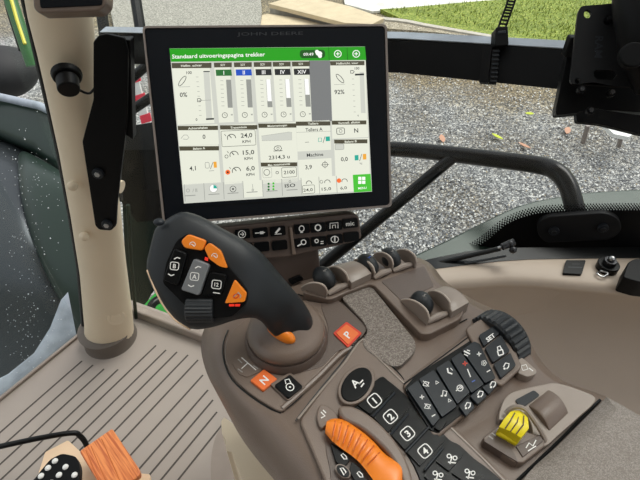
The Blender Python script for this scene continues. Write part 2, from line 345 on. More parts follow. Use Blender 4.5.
sheet([((-90, 30), 118, 142, -.06), ((-90, 36), 128, 150, .0), ((-90, 30), 165, 170, .0), ((-90, 34), 205, 205, -.03), ((-90, 40), 245, 245, -.10), ((-90, 60), 285, 285, -.22), ((-90, 80), 330, 325, -.4), ((-90, 85), 420, 400, -.7)], 'wet_body', 'panel', fd)
sb = thing('tank_panel', 'dark green curved body panel outside, between fender and pillar', 'body panel', D(50, 250, 1.9))
sheet([((14, 72), 142, 176, .0), ((11, 78), 148, 180, .05), ((11, 84), 165, 192, .06), ((14, 92), 192, 206, .03), ((25, 96), 232, 236, -.05), ((45, 104), 280, 280, -.17), ((66, 112), 312, 318, -.3), ((80, 116), 345, 345, -.45)], 'green_body', 'panel', sb)
sl = MB(); sl.loft(shell([((-20, 388), (-10, 412), 1.44, .01), ((8, 374), (14, 390), 1.46, .01), ((34, 353), (42, 367), 1.48, .012), ((50, 328), (60, 352), 1.5, .012), ((61, 300), (70, 344), 1.52, .012), ((68, 292), (77, 338), 1.52, .01)], 'x', 12, 2.4), 'sill_light')
tag(sl.build('step_plate'), 'pale wet metal strip curving along the sill outside front glass', 'metal strip')
# left-top strip: decal and plant hose
gs = thing('grab_bar', 'dark green tube with yellow decal strip at the pillar, top left', 'tube', D(20, 20, 1.6))
MB().tube([D(4, -20, 1.7), D(14, 10, 1.7), D(26, 46, 1.7), D(33, 66, 1.72)], .022, 'bar_green').build('bar', gs)
MB().tube([D(7, -16, 1.66), D(17, 20, 1.66), D(25, 44, 1.66)], .006, 'decal_yellow', 6).build('decal', gs)
MB().tube([D(2, -20, 1.8), D(10, 12, 1.8), D(22, 50, 1.8)], .012, 'black').build('hose', gs)
# bright green step below pillar
gp = thing('green_step', 'bright green painted step plate outside, beside the pillar foot', 'step', D(150, 320, 1.9))
MB().prism(Plane(D(160, 315, 1.62), (0, -.2, 1)), [(132, 318), (156, 292), (190, 300), (215, 352), (180, 350)], 0, -.03, 'green_bright').build('plate', gp)
MB().tube(spline([D(205, 330, 1.6), D(172, 326, 1.56), D(155, 318, 1.54), D(151, 308, 1.54), D(158, 300, 1.56), D(175, 298, 1.6)], 6, False), .014, 'tube_black').build('hoop', gp)
# dark cab step box behind pillar (outside)
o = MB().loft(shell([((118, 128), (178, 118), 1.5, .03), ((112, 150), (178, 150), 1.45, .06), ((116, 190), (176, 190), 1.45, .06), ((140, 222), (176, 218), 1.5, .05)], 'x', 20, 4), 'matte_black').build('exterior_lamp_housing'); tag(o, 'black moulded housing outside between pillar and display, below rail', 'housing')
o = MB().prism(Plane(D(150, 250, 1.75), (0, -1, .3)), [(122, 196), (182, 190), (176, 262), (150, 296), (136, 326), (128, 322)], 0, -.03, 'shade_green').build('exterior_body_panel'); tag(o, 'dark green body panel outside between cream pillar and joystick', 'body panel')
# mirror arms
ma = thing('mirror_bracket', 'black tubular mirror bracket outside between rail and display edge', 'bracket', D(135, 90, 1.6))
MB().tube([D(120, 84, 1.3), D(132, 78, 1.3), D(146, 66, 1.3), D(155, 60, 1.3)], .013, 'tube_black').build('tube', ma)
MB().tube([D(120, 120, 1.3), D(132, 110, 1.3), D(150, 98, 1.3), D(160, 92, 1.3)], .013, 'tube_black').build('tube', ma)
# rear fender outside
rf = MB(); ft = [(384, 268), (440, 243), (480, 223), (520, 205), (560, 196), (600, 191), (680, 188), (800, 190), (960, 200)]; fb = [(960, 252), (690, 246), (560, 252), (430, 268), (384, 272)]
FEN = Plane((0, 0, .44), (0, -.12, 1)); rf.prism(FEN, spline(ft, 6, False)+[Vector(p) for p in fb], 0, -.12, 'green_body'); rf2 = rf.build('rear_fender', bevel=.02, seg=4); tag(rf2, 'dark smooth rear mudguard outside below the right window', 'mudguard')
# ================================================================== CAB
# floor
fl = MB(); c0 = FLO.P(100, 322); sd = (FLO.P(0, 400)-FLO.P(80, 335)).normalized(); rd = (FLO.P(205, 345)-FLO.P(138, 320)).normalized()
a0 = FLO.P(83, 333); fl.solid([a0-sd*.16, a0+sd*1.6, a0+sd*1.6+rd*2.2, a0+rd*2.2-sd*.16], [v-Z*.04 for v in [a0-sd*.16, a0+sd*1.6, a0+sd*1.6+rd*2.2, a0+rd*2.2-sd*.16]], 'floor_mat')
(lambda *a: 0)([a0, a0+sd*1.6, a0+sd*1.6+rd*2.2-sd*.0, a0+rd*2.2], [v-Z*.04 for v in [a0, a0+sd*1.6, a0+sd*1.6+rd*2.2, a0+rd*2.2]], 'floor_mat')
gr = [((20, 420), (82, 361)), ((0, 479), (96, 387)), ((38, 480), (93, 362.5)), ((62, 480), (113, 369))]
def groove(a, b): 
    A = FLO.P(*a, .0); B = FLO.P(*b, .0); d = (B-A).normalized(); w = Vector((-d.y, d.x, 0))*.0022
    fl.solid([A-w+Z*.0006, B-w+Z*.0006, B+w+Z*.0006, A+w+Z*.0006], [A-w-Z*.001, B-w-Z*.001, B+w-Z*.001, A+w-Z*.001], 'groove')
tops = [(82, 361), (93, 365), (104, 369), (118, 369.5), (156, 345.5), (166, 350), (177, 352), (188, 355), (198, 360), (203, 375), (208, 390), (213, 400), (217, 412), (222, 425)]
VX, VY = 715., -192.
for (x, y) in tops:
    dx, dy = x-VX, y-VY; k = 1+((520-y)/dy if True else 0); ex, ey = VX+dx*k, VY+dy*k
    if ex < -20: pass
    groove((ex, ey), (x, y))
fl.build('cab_floor', kind='structure', smooth=False)
bpy.data.objects['cab_floor'].name = 'floor'
# sills
def bar(A, B, w, h, m, up=Z): 
    A, B = Vector(A), Vector(B); d = (B-A).normalized(); sN = d.cross(up).normalized()
    return MB().box((A+B)/2+up*h/2, d, sN, up, (B-A).length, w, h, m)
bar(a0+sd*1.6, a0, .010, .010, 'taupe_light').build('trim_1', kind='structure', bevel=.004)
bar(FLO.P(132, 312), FLO.P(300, 375), .03, .035, 'taupe_light').build('trim_2', kind='structure', bevel=.008)
# panes
w1 = MB(); A = a0-Z*.02; B = a0+sd*1.6-Z*.02
w1.solid([A, B, B+Z*1.75, A+Z*1.75], [v+rd*-.004 for v in (A, B, B+Z*1.75, A+Z*1.75)], 'pane_glass'); w1 = w1.build('window_1', kind='structure', smooth=False)
dr = MB(); rr = random.Random(5); dpl = Plane(a0, rd)
for i in range(300):
    px = rr.gauss(30, 18); py = rr.choice([rr.gauss(190, 40), rr.gauss(330, 35), rr.uniform(130, 370)])
    if not (0 < px < 74 and 60 < py < 385) or py > 395-px*.8: continue
    r = rr.uniform(.0004, .0011) if rr.random() < .95 else .0016
    dr.ball(dpl.P(px, py, .002), (r, r, r*1.2), 'drop', n=4)
dr = dr.build('raindrops', w1); dr['kind'] = 'stuff'
w2 = MB(); A = S0+SU*.0-Z*.05; B = S0+SU*2.2-Z*.05
w2.solid([A, B, B+Z*1.8, A+Z*1.8], [v+SN*.004 for v in (A, B, B+Z*1.8, A+Z*1.8)], 'pane_glass'); w2 = w2.build('window_2', kind='structure', smooth=False)
# black frit with dotted edge
ft = spline([(470, 252), (488, 240), (505, 226), (522, 218), (545, 213), (590, 211), (680, 211), (800, 214), (960, 222)], 8, False)
fr = MB(); fr.prism(SIDE, list(ft)+[Vector((960, 274)), Vector((680, 256)), Vector((470, 262))], .003, .001, 'black'); fr.build('frit_band', w2)
dd = MB()
for row in range(4):
    acc = 0; step = 2.9; last = ft[0]; nxt = (row % 2)*step/2
    for i in range(1, len(ft)):
        seg = (ft[i]-ft[i-1]); Ls = seg.length
        while nxt <= acc+Ls:
            t = (nxt-acc)/Ls; p = ft[i-1]+seg*t; nn = Vector((seg.y, -seg.x)).normalized(); q = p+nn*(1.0+row*1.8)
            r = 1.15-row*.16; dd.prism(SIDE, ell(q.x, q.y, r, r, 0, 6), .003, .001, 'black'); nxt += step
        acc += Ls
dd = dd.build('frit_dots', w2, smooth=False); dd['kind'] = 'stuff'
# gasket
GX = [384, 412, 440, 470, 500, 530, 580, 640, 720, 960]; GY = [271, 263, 257, 251, 248, 247.5, 247.5, 247, 247, 256]; GO = [278, 272, 268, 264.5, 261, 259.2, 258.5, 258, 259.5, 270]; gr_ = []
for x, y, yo in zip(GX, GY, GO):
    a = CAM+ray(x, y)*((Plane((0, 0, .575), Z).P(x, yo)-CAM).dot(F_)*1.02); b = Plane((0, 0, .578), Z).P(x, yo); gr_.append([a, b, b-Z*.01+Y*.01, a-Z*.01+Y*.01])
gk = MB(); gk.loft(gr_, 'gasket'); gk.build('trim_3', kind='structure')
# right wall / ledge: swept profile
LED = Plane((0, 0, .577), Z)
XS = [396, 412, 433, 460, 506, 540, 580, 620, 660, 710, 800, 1000]; YO = [275, 272, 269, 265.5, 260.5, 259, 258.5, 258, 258, 259, 262, 272]; YI = [289, 286, 282, 279, 275.5, 277, 280.5, 284.5, 290, 298, 315, 352]
def interp(x, xs, ys):
    for a, b, c, d in zip(xs, xs[1:], ys, ys[1:]):
        if a <= x <= b: return c+(d-c)*(x-a)/(b-a)
    return ys[-1]
rings = []
for x, yo, yi in zip(XS, YO, YI):
    A = LED.P(x, yo); B = LED.P(x, yi); ring = [A-Z*.12+Y*.012, A-Z*.003+Y*.004, A, A.lerp(B, .5)+Z*.001, B+Z*.001]
    for o_, z_ in [(.006, -.003), (.010, -.010), (.008, -.018), (-.012, -.032), (-.046, -.055), (-.066, -.10), (-.064, -.15), (-.034, -.205), (.025, -.255), (.10, -.295), (.18, -.32), (.30, -.35), (.42, -.36), (.42, -.5)]: ring.append(B-Y*o_+Z*z_)
    ring.append(A-Z*.5); rings.append(ring)
MB().loft(rings, 'side_beige').build('wall_right', kind='structure', ang=60)
# black strip trim between gasket and ledge
# socket cover square
o = MB(); o.prism(LED, fillet([(566, 260), (586, 260), (582, 274), (563, 273)], 1.5), .006, -.003, 'black_key'); o.stroke(LED, [(568, 267), (582, 267.5)], 1, .0063, 'slate_key'); o.stroke(LED, [(572, 264), (580, 264)], .7, .0063, 'slate_key')
tag(o.build('blank_switch_cover', bevel=.0012), 'small square black switch cover on the beige window ledge', 'switch cover')
ps = thing('power_socket', 'round black power socket with open silver cap on ledge', 'socket', LED.P(606, 268))
c = LED.P(606, 269); MB().disc(c+Z*.006, Z, .017, .014, 'black_key', 28).build('collar', ps, .001); MB().disc(c+Z*.016, Z, .010, .01, 'dark_steel').build('socket_ring', ps, .001); MB().ball(c+Z*.024, (.0055, .0055, .005), 'steel').build('cap', ps)
MB().tube(spline([c+Vector((-.016, -.01, .004)), c+Vector((-.024, -.016, .006)), c+Vector((-.018, -.024, .006)), c+Vector((-.008, -.018, .008)), c+Vector((-.016, -.01, .006))], 5, False), .0016, 'steel', 8).build('cap_ring', ps)
o = MB(); o.prism(LED, fillet([(628, 262), (636, 258), (670, 262), (670, 285), (640, 282), (623, 277)], 3), .03, -.003, 'black'); tag(o.build('door_latch', bevel=.006, seg=3), 'black plastic latch handle cut off at the right frame edge', 'latch')
# gas strut
gst = thing('gas_strut', 'black gas strut with steel ball joint along the window bottom', 'gas strut', D(470, 258, .84))
MB().tube([D(400, 272, .83), D(500, 248.5, .80)], .0042, 'gasket').build('cylinder', gst)
MB().tube([D(400, 275.5, .835), D(506, 256, .80)], .0022, 'strut_grey').build('rail', gst)
MB().tube([D(498, 248.5, .80), D(508, 245.5, .795)], .0035, 'steel').build('rod', gst)
m = MB(); m.ball(D(510, 244, .79), .007, 'dark_steel'); m.ball(D(513, 250, .785), .006, 'dark_steel'); m.tube([D(502, 247, .79), D(514, 242, .79)], .006, 'dark_steel'); m.build('ball_joint', gst)
# handrail
hr = thing('grab_handrail', 'glossy black tubular handrail bolted across the right window', 'handrail', D(580, 235, .80))
hp = [(300, 146, 1.2), (392, 149, 1.06), (440, 153, 1.0), (500, 160, .94), (540, 165.5, .90), (557, 172, .875), (568, 186, .86), (574, 205, .85), (578, 221, .848), (580, 227, .86)]
MB().tube(spline([D(*p) for p in hp], 6, False), .0165, 'tube_black', 20).build('rail_tube', hr)
MB().tube([D(452, 158, .985), D(392, 208, 1.0), D(300, 284, 1.02)], .0125, 'tube_black', 16).build('brace_tube', hr)
HP = Plane(D(580, 230, .835), -SN)
pl = MB().prism(HP, fillet([(538, 222), (548, 217), (606, 213), (620, 219), (622, 232), (610, 240), (545, 243), (537, 234)], 7, 5), 0, -.012, 'plate_black').build('mounting_plate', hr, .002)
for (x, y) in [(554, 231), (603, 228)]:
    m = MB(); q = HP.P(x, y, .003); m.disc(q, HP.n, .0085, .006, 'slate_key', 16); m.disc(q+HP.n*.004, HP.n, .0045, .003, 'dark_steel', 6); m.build('bolt', pl, .0008)
# front right pillar
pi = thing('cab_pillar', 'cream moulded cab corner pillar rising from the floor mat', 'pillar', FLO.P(110, 340))
PT = FLO.P(111, 338, .0)
def pp(px, py):
    # pillar leans within a vertical plane through its foot
    r = ray(px, py); n = Vector((.0, 1, .06)).normalized(); return CAM+r*((PT-CAM).dot(n)/r.dot(n))
secs = [((84, 345), (135, 338)), ((84, 320), (133, 316)), ((79.5, 270), (127, 268)), ((71, 215), (121, 210)), ((59, 150), (111, 150)), ((46, 90), (101, 90)), ((37, 50), (96, 48)), ((28, 15), (93, 12)), ((20, -30), (90, -35)), ((8, -80), (86, -90))]
rings = []
for a, b in secs:
    A, B = pp(*a), pp(*b); c = (A+B)/2; ax = (B-A)/2; ax = ax*.95; nd = Vector((ax.y, -ax.x, 0)).normalized()*ax.length*.8
    rings.append([c+ax*math.cos(t)+nd*math.sin(t) for t in [2*math.pi*k/32 for k in range(32)]])
MB().loft(rings, 'post_cream').build('post', pi, ang=60)
c = PT+Z*.0; cr_ = (pp(82, 345)-pp(137, 338)).length/2
MB().tube([c+Z*.0+Y*.0, c+Z*.005, c+Z*.04, c+Z*.052, c+Z*.056], [cr_*.83, cr_*.80, cr_*.82, cr_*.86, cr_*.76], 'collar', 36).build('foot_collar', pi)
PF = Plane(pp(110, 200)-Y*.08, (0, -1, .06))
rl = Plane(pp(108, 317)+Vector((.56, -.82, 0))*.066, (.56, -.82, .06))
m = MB(); m.prism(rl, ell(116, 318, 9.5, 7.5, -.2), .004, -.02, 'post_cream'); m.prism(rl, ell(115.5, 318, 5.5, 4.4, -.2), .0055, -.01, 'post_cream'); m.build('cover_cap', pi, .001)
for q in [(83, 170), (93, 220)]: MB().ball(pp(*q)+Vector((.0, -.055, 0)), .010, 'post_cream').build('clip', pi)
# swivel knob
kn = thing('lamp_knob', 'black round ribbed knob on the cream pillar, left of the rail', 'knob', pp(78, 75)-Y*.09)
kp = pp(79, 63)-Y*.052; kd = Vector((.35, -1, -.45)).normalized()
MB().disc(kp, kd, .024, .012, 'black', 28, .021).build('flange', kn, .003)
kb = MB(); kc = kp+kd*.018
for k in range(18):
    a0_, a1_ = 2*math.pi*k/18, 2*math.pi*(k+.6)/18
kb.disc(kc, kd, .0172, .026, 'black', 24, .0165); kb.build('knob_body', kn, .003)
MB().tube(spline([kc+Vector((.012, 0, -.008)), kc+Vector((.024, .01, -.02)), kc+Vector((.033, .03, -.012))], 5, False), .002, 'black', 8).build('cable', kn)
# gasket seam left of pillar
MB().tube([pp(18, -20)+Y*.01, pp(34, 50)+Y*.01, pp(57, 150)+Y*.01, pp(69, 215)+Y*.01, pp(78, 270)+Y*.01, pp(83, 330)+Y*.01], .008, 'gasket', 10).build('trim_5', kind='structure')
MB().tube([D(128, 205, 1.18), D(131, 260, 1.28), D(136, 318, 1.42)], .005, 'shade_green', 10).build('trim_6', kind='structure')
MB().tube([D(134, -12, 1.5), D(141, 34, 1.5)], .017, 'gasket', 8).build('trim_7', kind='structure')
MB().tube([D(98, -12, 1.02), D(104, 30, 1.02), D(112, 100, 1.05), D(118, 200, 1.15)], .012, 'gasket', 8).build('trim_8', kind='structure')
# small display at the top left
sd_ = thing('pillar_display', 'small dark screen in a taupe frame at the top of pillar', 'display', D(70, 0, .8))
SP = Plane(D(70, 5, .63), (.1, -.9, .55))
MB().prism(SP, fillet([(30, -40), (108, -42), (106, 4), (99, 11), (38, 13), (33, 8)], 5), 0, -.03, 'taupe').build('frame', sd_, .003)
MB().prism(SP, fillet([(36, -40), (101, -42), (102, 5), (40, 8)], 3), .002, -.01, 'bezel').build('screen', sd_, .001)
# mounting rail (interior, across the right window)
ml = thing('mounting_rail', 'flat black steel rail running behind the display across windows', 'rail', D(450, 60, .7))
def railpt(x, d, t): return None
rt = [((100, 33), .86), ((400, 39.5), .72), ((565, 49.5), .62), ((700, 58), .56), ((960, 74), .475)]; rb = [((100, 63), .86), ((400, 73), .72), ((565, 90), .62), ((700, 104), .56), ((960, 132), .475)]
rings = []
for (a, da), (b, db) in zip(rt, rb):
    A, B = D(*a, da), D(*b, db); bk = Vector((.12, .6, -.1)).normalized()*.012; rings.append([A, B, B+bk, A+bk])
MB().loft(rings, 'metal_black').build('bar', ml, .0012)
MB().loft([[r[0]+Z*.001, r[3]+Z*.001+SN*.01, r[3]+Z*.006+SN*.01, r[0]+Z*.002] for r in rings], 'sill_light').build('top_highlight', ml)  # pale strip painting the glossy highlight along the rail's upper edge
# pillar bracket plate
pb = thing('bracket_plate', 'black steel bracket plate bolted to the cream pillar', 'bracket', D(100, 225, .95))
BP = Plane(pp(104, 173)-Y*.085, (0, -1, .06))
MB().prism(BP, fillet([(93, 42), (98, 36), (106, 34), (124, 38), (128, 52), (127, 120), (117, 205), (116, 226), (111, 231), (99, 230), (95, 226), (82, 142), (93, 100)], 2.0), 0, -.008, 'metal_black').build('plate', pb, .002)
MB().prism(BP, [(104, 40), (130, 40), (133, 140), (118, 130), (108, 60)], -.008, -.03, 'metal_black').build('flange', pb, .002)
for (x, y) in [(98, 173.5), (107, 224.5)]:
    m = MB(); q = BP.P(x, y, .003); m.disc(q, BP.n, .010, .007, 'slate_key', 18); m.disc(q+BP.n*.004, BP.n, .0055, .003, 'steel', 6); m.build('bolt', pb, .0008)
m = MB(); m.tube([D(115, 185, 1.02), D(122, 187, 1.02)], .014, 'post_cream'); m.build('spacer', pb)
# rubber ladder strap on the rail
rs = thing('ladder_strap', 'black perforated ladder strap with buckle hanging over the rail', 'strap', D(497, 85, .63))
STP = Plane(D(497, 50, .64), (0, -1, .9))
sp = spline([(523, -40), (515, -12), (511, 3), (507, 14), (502, 28), (498, 40)], 5, False)
m = MB()
for s2 in (-3.6, 3.6):
    side = [p+Vector((s2, -.3*abs(s2)/3)) for p in sp]
    m.add([], [], 'black'); 
    Lp = [Vector((p.x-.9, p.y)) for p in side]; Rp = [Vector((p.x+.9, p.y)) for p in side]; m.prism(STP, Lp+Rp[::-1], .001, -.001, 'black')
for i in range(20):
    t = i/19*(len(sp)-1); k = int(t); p = sp[k] if k >= len(sp)-1 else sp[k].lerp(sp[k+1], t-k)
    m.prism(STP, [(p.x-3.6, p.y-1.0), (p.x+3.6, p.y-.2), (p.x+3.6, p.y+1.0), (p.x-3.6, p.y+.4)], .001, -.001, 'black')
m.build('strap', rs)
m = MB(); m.prism(STP, fillet([(496, 27), (508, 26), (509, 45), (495, 46)], 2), .006, -.012, 'black'); m.prism(STP, [(498, 31), (506, 30), (506, 33), (498, 34)], .007, .005, 'slate_key'); m.build('buckle', rs, .001)
RP = Plane(D(490, 62, .652), (D(400, 50, .72)-D(565, 60, .62)).cross(D(480, 50, .66)-D(480, 80, .66)))
m = MB(); m.prism(RP, [(493, 46), (499, 46), (496, 84), (489, 84)], .006, .003, 'black'); m.prism(RP, [(483, 46), (492, 46), (488, 83), (479, 82)], .005, -.004, 'black')
for i in range(8): y = 50+i*4.3; x = 498-(y-46)*.09; m.prism(RP, [(x-4.5, y), (x+2, y), (x+2, y+1.6), (x-4.5, y+1.6)], .0075, .005, 'slate_key')
m.build('strap_end', rs)
# device mount upper right
dm = thing('device_mount', 'black square device mounting plate with arm on the rail', 'device mount', D(600, 60, .5))
MP = Plane(D(600, 60, .50), (-.25, -.75, .6))
def plate_holes(pl, out, holes, h1, h0, m):   # plate with true openings
    bm = bmesh.new(); loops = [out]+holes; es = []
    for lp in loops:
        vs = [bm.verts.new(pl.P(p[0], p[1], h1)) for p in lp]; es += [bm.edges.new((vs[i], vs[(i+1) % len(vs)])) for i in range(len(vs))]
    r = bmesh.ops.triangle_fill(bm, edges=es, use_beauty=True); fs = [x for x in r['geom'] if isinstance(x, bmesh.types.BMFace)]
    bm.verts.index_update(); mb = MB(); vs = [v.co.copy() for v in bm.verts]; n = len(vs); off = pl.n*(h1-h0); F = [[v.index for v in f.verts] for f in bm.faces]
    S = []; k = 0
    for lp in loops:
        c = len(lp); S += [[k+i, k+(i+1) % c, k+(i+1) % c+n, k+i+n] for i in range(c)]; k += c
    mb.add(vs+[v-off for v in vs], F+[[i+n for i in f[::-1]] for f in F]+S, m); bm.free(); return mb
slot = [(597+dx, 75+dy) for dx, dy in [(-1, -5), (14, -5), (18, -3), (20, 0), (17, 4), (13, 5), (0, 4), (-3, 1), (-3, -3)]]
pm = plate_holes(MP, fillet([(581, 6), (616, 3), (645, 3), (650, 88), (572, 84), (570, 80), (578, 12)], 4), [ell(587.5, 14, 3.7, 4.2, 0, 16), ell(577.5, 81, 2.6, 2.9, 0, 12), slot], 0, -.005, 'plate_black')
pm.text(MP, 'RAM', 599, 47, 8, math.pi/2*1.03, .0006, 'slate_key', bold=.02); pm.build('plate', dm, .0008)
MB().prism(Plane(D(600, 80, .53), MP.n), fillet([(571, 36), (575, 34), (640, 60), (660, 112), (636, 112), (606, 110), (556, 115), (556, 108), (566, 60)], 3), 0, -.02, 'metal_black').build('clamp_body', dm, .002)
MB().prism(Plane(D(600, 110, .52), MP.n), fillet([(576, 113), (592, 108), (640, 115), (680, 120), (680, 140), (640, 134), (600, 124), (577, 122)], 2), 0, -.012, 'metal_black').build('lower_arm', dm, .002)
MB().tube([D(638, -160, .50), D(640, -20, .47), D(641, 10, .46), D(644, 40, .46), D(650, 62, .47), D(658, 80, .48)], [.024, .024, .024, .022, .022, .022], 'black', 18).build('arm', dm)
m = MB(); q = D(618, 9, .455); m.disc(D(632, 56, .45), MP.n, .012, .01, 'metal_black'); m.build('knuckle', dm, .002)
for (x, y) in [(590, 111), (581, 90), (611, 93), (608, 20)]:
    m = MB(); q = MP.P(x, y, .001); m.disc(q, MP.n, .0042, .008, 'metal_black', 14); m.disc(q+MP.n*.005, MP.n, .0024, .002, 'dark_steel', 6); m.build('screw', dm)
m = MB(); m.box(D(572, 46, .53), X, Y, Z, .014, .012, .022, 'black'); m.build('spring_clip', dm, .002)
# ================================================================== DISPLAY
def camv(x, u, f): return (R_*x+U_*u+F_*f).normalized()
mr = camv(2672, 237, 480); mdn = camv(153, -2920, 480); mn = mr.cross(mdn)
MON = Plane(D(270, 118, .52), mn)
td = thing('terminal_display', 'large touchscreen terminal showing a lit settings page', 'display', MON.P(275, 216))
oc = [(142, 26), (387, 24), (392, 207), (163, 225)]
hs = MB().prism(MON, fillet(oc, 5, 5), -.003, -.035, 'bezel').build('housing', td, .004)
inn = fillet([(144, 28), (385, 26), (390, 205), (165, 223)], 4, 5); out = fillet(oc, 5, 5)
m = MB(); n = len(inn); T1 = [MON.P(p.x, p.y, 0) for p in out]; T2 = [MON.P(p.x, p.y, 0) for p in inn]; B1 = [p-MON.n*.012 for p in T1]; B2 = [p-MON.n*.005 for p in T2]
m.loft([B1, T1, T2, B2], 'rim_grey', cap=False).build('rim', td)
m = MB(); m.prism(MON, fillet([(145, 29), (384, 27), (389, 204.5), (166, 222)], 4, 5), -.0012, -.0035, 'bezel')
m.text(MON, 'JOHN DEERE', 270, 33.5, 3.4, -.015, -.0009, 'bezel_mark', wpx=66)
m.stroke(MON, [(180, 208), (375, 194.5)], 1.2, -.0011, 'black_key'); m.build('bezel', td)
# the lit screen: drawn with real thin layers
S = MB(); sc_h = [0]
MR = mr; MD = mdn
def uv(px, py):
    v = MON.P(px, py)-MON.P(270, 118); return Vector((v.dot(MR), v.dot(MD)))
def quad(x0, y0, x1, y1):
    kk = lambda x: .105-.075*(x-169)/196
    sl = lambda y: .012+.06*(y-48)/150
    return [(x0, y0), (x1-kk(x1)*(y1-y0), y0-sl(y0)*(x1-x0)), (x1, y1), (x0+kk(x0)*(y1-y0), y1+sl(y1)*(x1-x0))]
def rect(x0, y0, x1, y1, m, h=0, r=0): S.flat(MON, quad(x0, y0, x1, y1), h-.001, m)
def frame(x0, y0, x1, y1, w, m, h): S.stroke(MON, fillet(quad(x0, y0, x1, y1), 1.2, 2), w, h-.001, m, True)
def tx(t, x, y, hp, m='sc_text', h=.0006, w=None, bold=.012): S.text(MON, t, x, y, hp, -.015-.07*(y-26)/190, h-.001, m, w, bold)
def ln(pts, w, m='sc_text', h=.0006, closed=False): S.stroke(MON, pts, w, h-.001, m, closed)
def ci(x, y, r, w=.6, m='sc_text', h=.0006): ln(ell(x, y, r, r, 0, 14), w, m, h, True)
def dot(x, y, r, m, h=.0006, ry=None): S.flat(MON, ell(x, y, r, ry or r, 0, 14), h-.001, m)
S.flat(MON, [(169.5, 48.5), (365, 46.5), (372, 191.5), (184, 203.5)], -.0009, 'sc_light')
S.flat(MON, [(169.3, 48.6), (365, 46.7), (366.2, 60), (171, 61.8)], -.0007, 'sc_green')
S.flat(MON, [(309, 60.6), (330, 60.4), (332, 121), (312, 122)], -.0007, 'sc_bg')
tx('Standaard uitvoeringspagina trekker', 218.5, 55.3, 4.1, 'sc_white', w=93, bold=.012)
S.flat(MON, fillet([(299.5, 50), (325, 49.6), (325.3, 58), (300, 58.3)], 4, 4), -.0005, 'sc_green_dark')
tx('09:49', 308.5, 54.2, 3, 'sc_white', w=10, bold=.01); dot(319, 53.5, 3.2, 'sc_white', .0007, 2.4); dot(317, 51.8, 2, 'sc_white'); dot(320, 56, 2, 'sc_white', .0008)
for x in (328.6, 347): ln([(x, 47.5), (x+.6, 60)], .5, 'sc_green_dark')
for x in (337.8, 356.2): ci(x, 53.8, 3.4, .8, 'sc_white'); ln([(x-1.8, 53.8), (x+1.8, 53.8)], .8, 'sc_white'); ln([(x, 52), (x, 55.6)], .8, 'sc_white')
def panel(x0, y0, x1, y1, hd_=5, title='Systeem', hx=None):
    rect(x0, y0, x1, y1, 'sc_panel', .0003); S.flat(MON, [(x0, y0), (hx or x1-1, y0-.3), (hx or x1-1, y0-.3+hd_), (x0+.4, y0+hd_)], -.0006, 'sc_head')
    if title: tx(title, (x0+(hx or x1))/2, y0+hd_/2-.2, 2.2, 'sc_panel', .0007, w=min(22, len(title)*1.5), bold=.02)
panel(171.5, 63, 214.5, 123, 5.3, 'Hefinr. achter', 211.5)
for i, (x, t, c) in enumerate([(213.8, 'I', 'sc_tag_green'), (233.8, 'II', 'sc_tag_blue'), (253.6, 'III', 'sc_tag_black'), (272.6, 'IV', 'sc_tag_black'), (291.8, 'XIV', 'sc_tag_black')]):
    y = 62.7-i*.25; panel(x, y, x+20.3-i*.1, y+59.2, 4.8, 'SCV', x+18)
    S.flat(MON, [(x+1.8, y+7), (x+17.5, y+6.8), (x+18.2, y+13), (x+2.4, y+13.2)], -.0002, c); tx(t, x+10, y+10, 4, 'sc_white', .0012, bold=.01)
    bx = x+12.4; fillh = [28, 28, 6, 9, 12][i]
    S.flat(MON, [(bx, y+17), (bx+4.6, y+17), (bx+6.4, y+45), (bx+1.8, y+45)], -.0004, 'sc_white'); f = fillh/28
    S.flat(MON, [(bx+1.8*(1-f), y+45-28*f), (bx+4.6+1.8*(1-f), y+45-28*f), (bx+6.4, y+45), (bx+1.8, y+45)], -.0003, 'sc_grey')
    ln([(bx, y+17), (bx+4.6, y+17), (bx+6.4, y+45), (bx+1.8, y+45)], .35, 'sc_grey', .001, True)
    for k in range(7): ln([(x+6.5+k*.2, y+18+k*4.2), (x+9.5+k*.2, y+18+k*4.2)], .4, 'sc_grey')
    ci(x+11, y+52.5, 2.6, .5); ln([(x+11, y+51), (x+11, y+52.5), (x+12.2, y+52.5)], .4); tx('M', x+18, y+52, 1.8, 'sc_grey')
panel(330, 61.2, 367.2, 119.5, 4.3, 'Hefinricht. voor', 364.5)
# left slider panel
tx('100', 189, 72.6, 3, 'sc_text'); tx('0', 196.5, 119.5, 2.6); tx('0%', 183.5, 94.6, 4.6)
S.flat(MON, [(203.4, 71.5), (209.4, 71.5), (212.2, 119), (206.4, 119)], -.0005, 'sc_light'); ln([(203.4, 71.5), (209.8, 71.5)], 1, 'sc_text'); ln([(198.5, 100.6), (211, 100)], .4, 'sc_grey'); ln([(206, 119.2), (214, 118.8)], 1.6)
for k in range(9): ln([(196+k*.4, 77+k*4.8), (198.4+k*.4, 77+k*4.8)], .4, 'sc_grey')
ln([(197.5, 98.6), (200, 98.6), (201.5, 100.2), (200, 101.8), (197.5, 101.8)], .7, closed=True)
ln(ell(182.3, 81, 6, 2.0, -.95, 12), .6, closed=True); ln([(179, 87), (190, 86.6)], .35, 'sc_grey')
tx('100', 357, 68.3, 2.6); tx('92%', 339.4, 91.8, 4.4); tx('0', 358.2, 115.5, 1.8)
S.flat(MON, [(359.6, 72), (364, 72), (365.6, 113), (361, 113)], -.0005, 'sc_light'); ln([(355, 74.7), (364, 74.3)], 1.8)
ln([(350.6, 70.5), (353, 70.5), (354.3, 71.8), (353, 73.2), (350.6, 73.2)], .7, closed=True); 
for k in range(7): ln([(352+k*.3, 79+k*5.5), (354+k*.3, 79+k*5.5)], .4, 'sc_grey')
ln(ell(340, 78.5, 5.6, 1.9, .85, 12), .6, closed=True); ln([(334, 84.6), (345, 84.2)], .35, 'sc_grey')
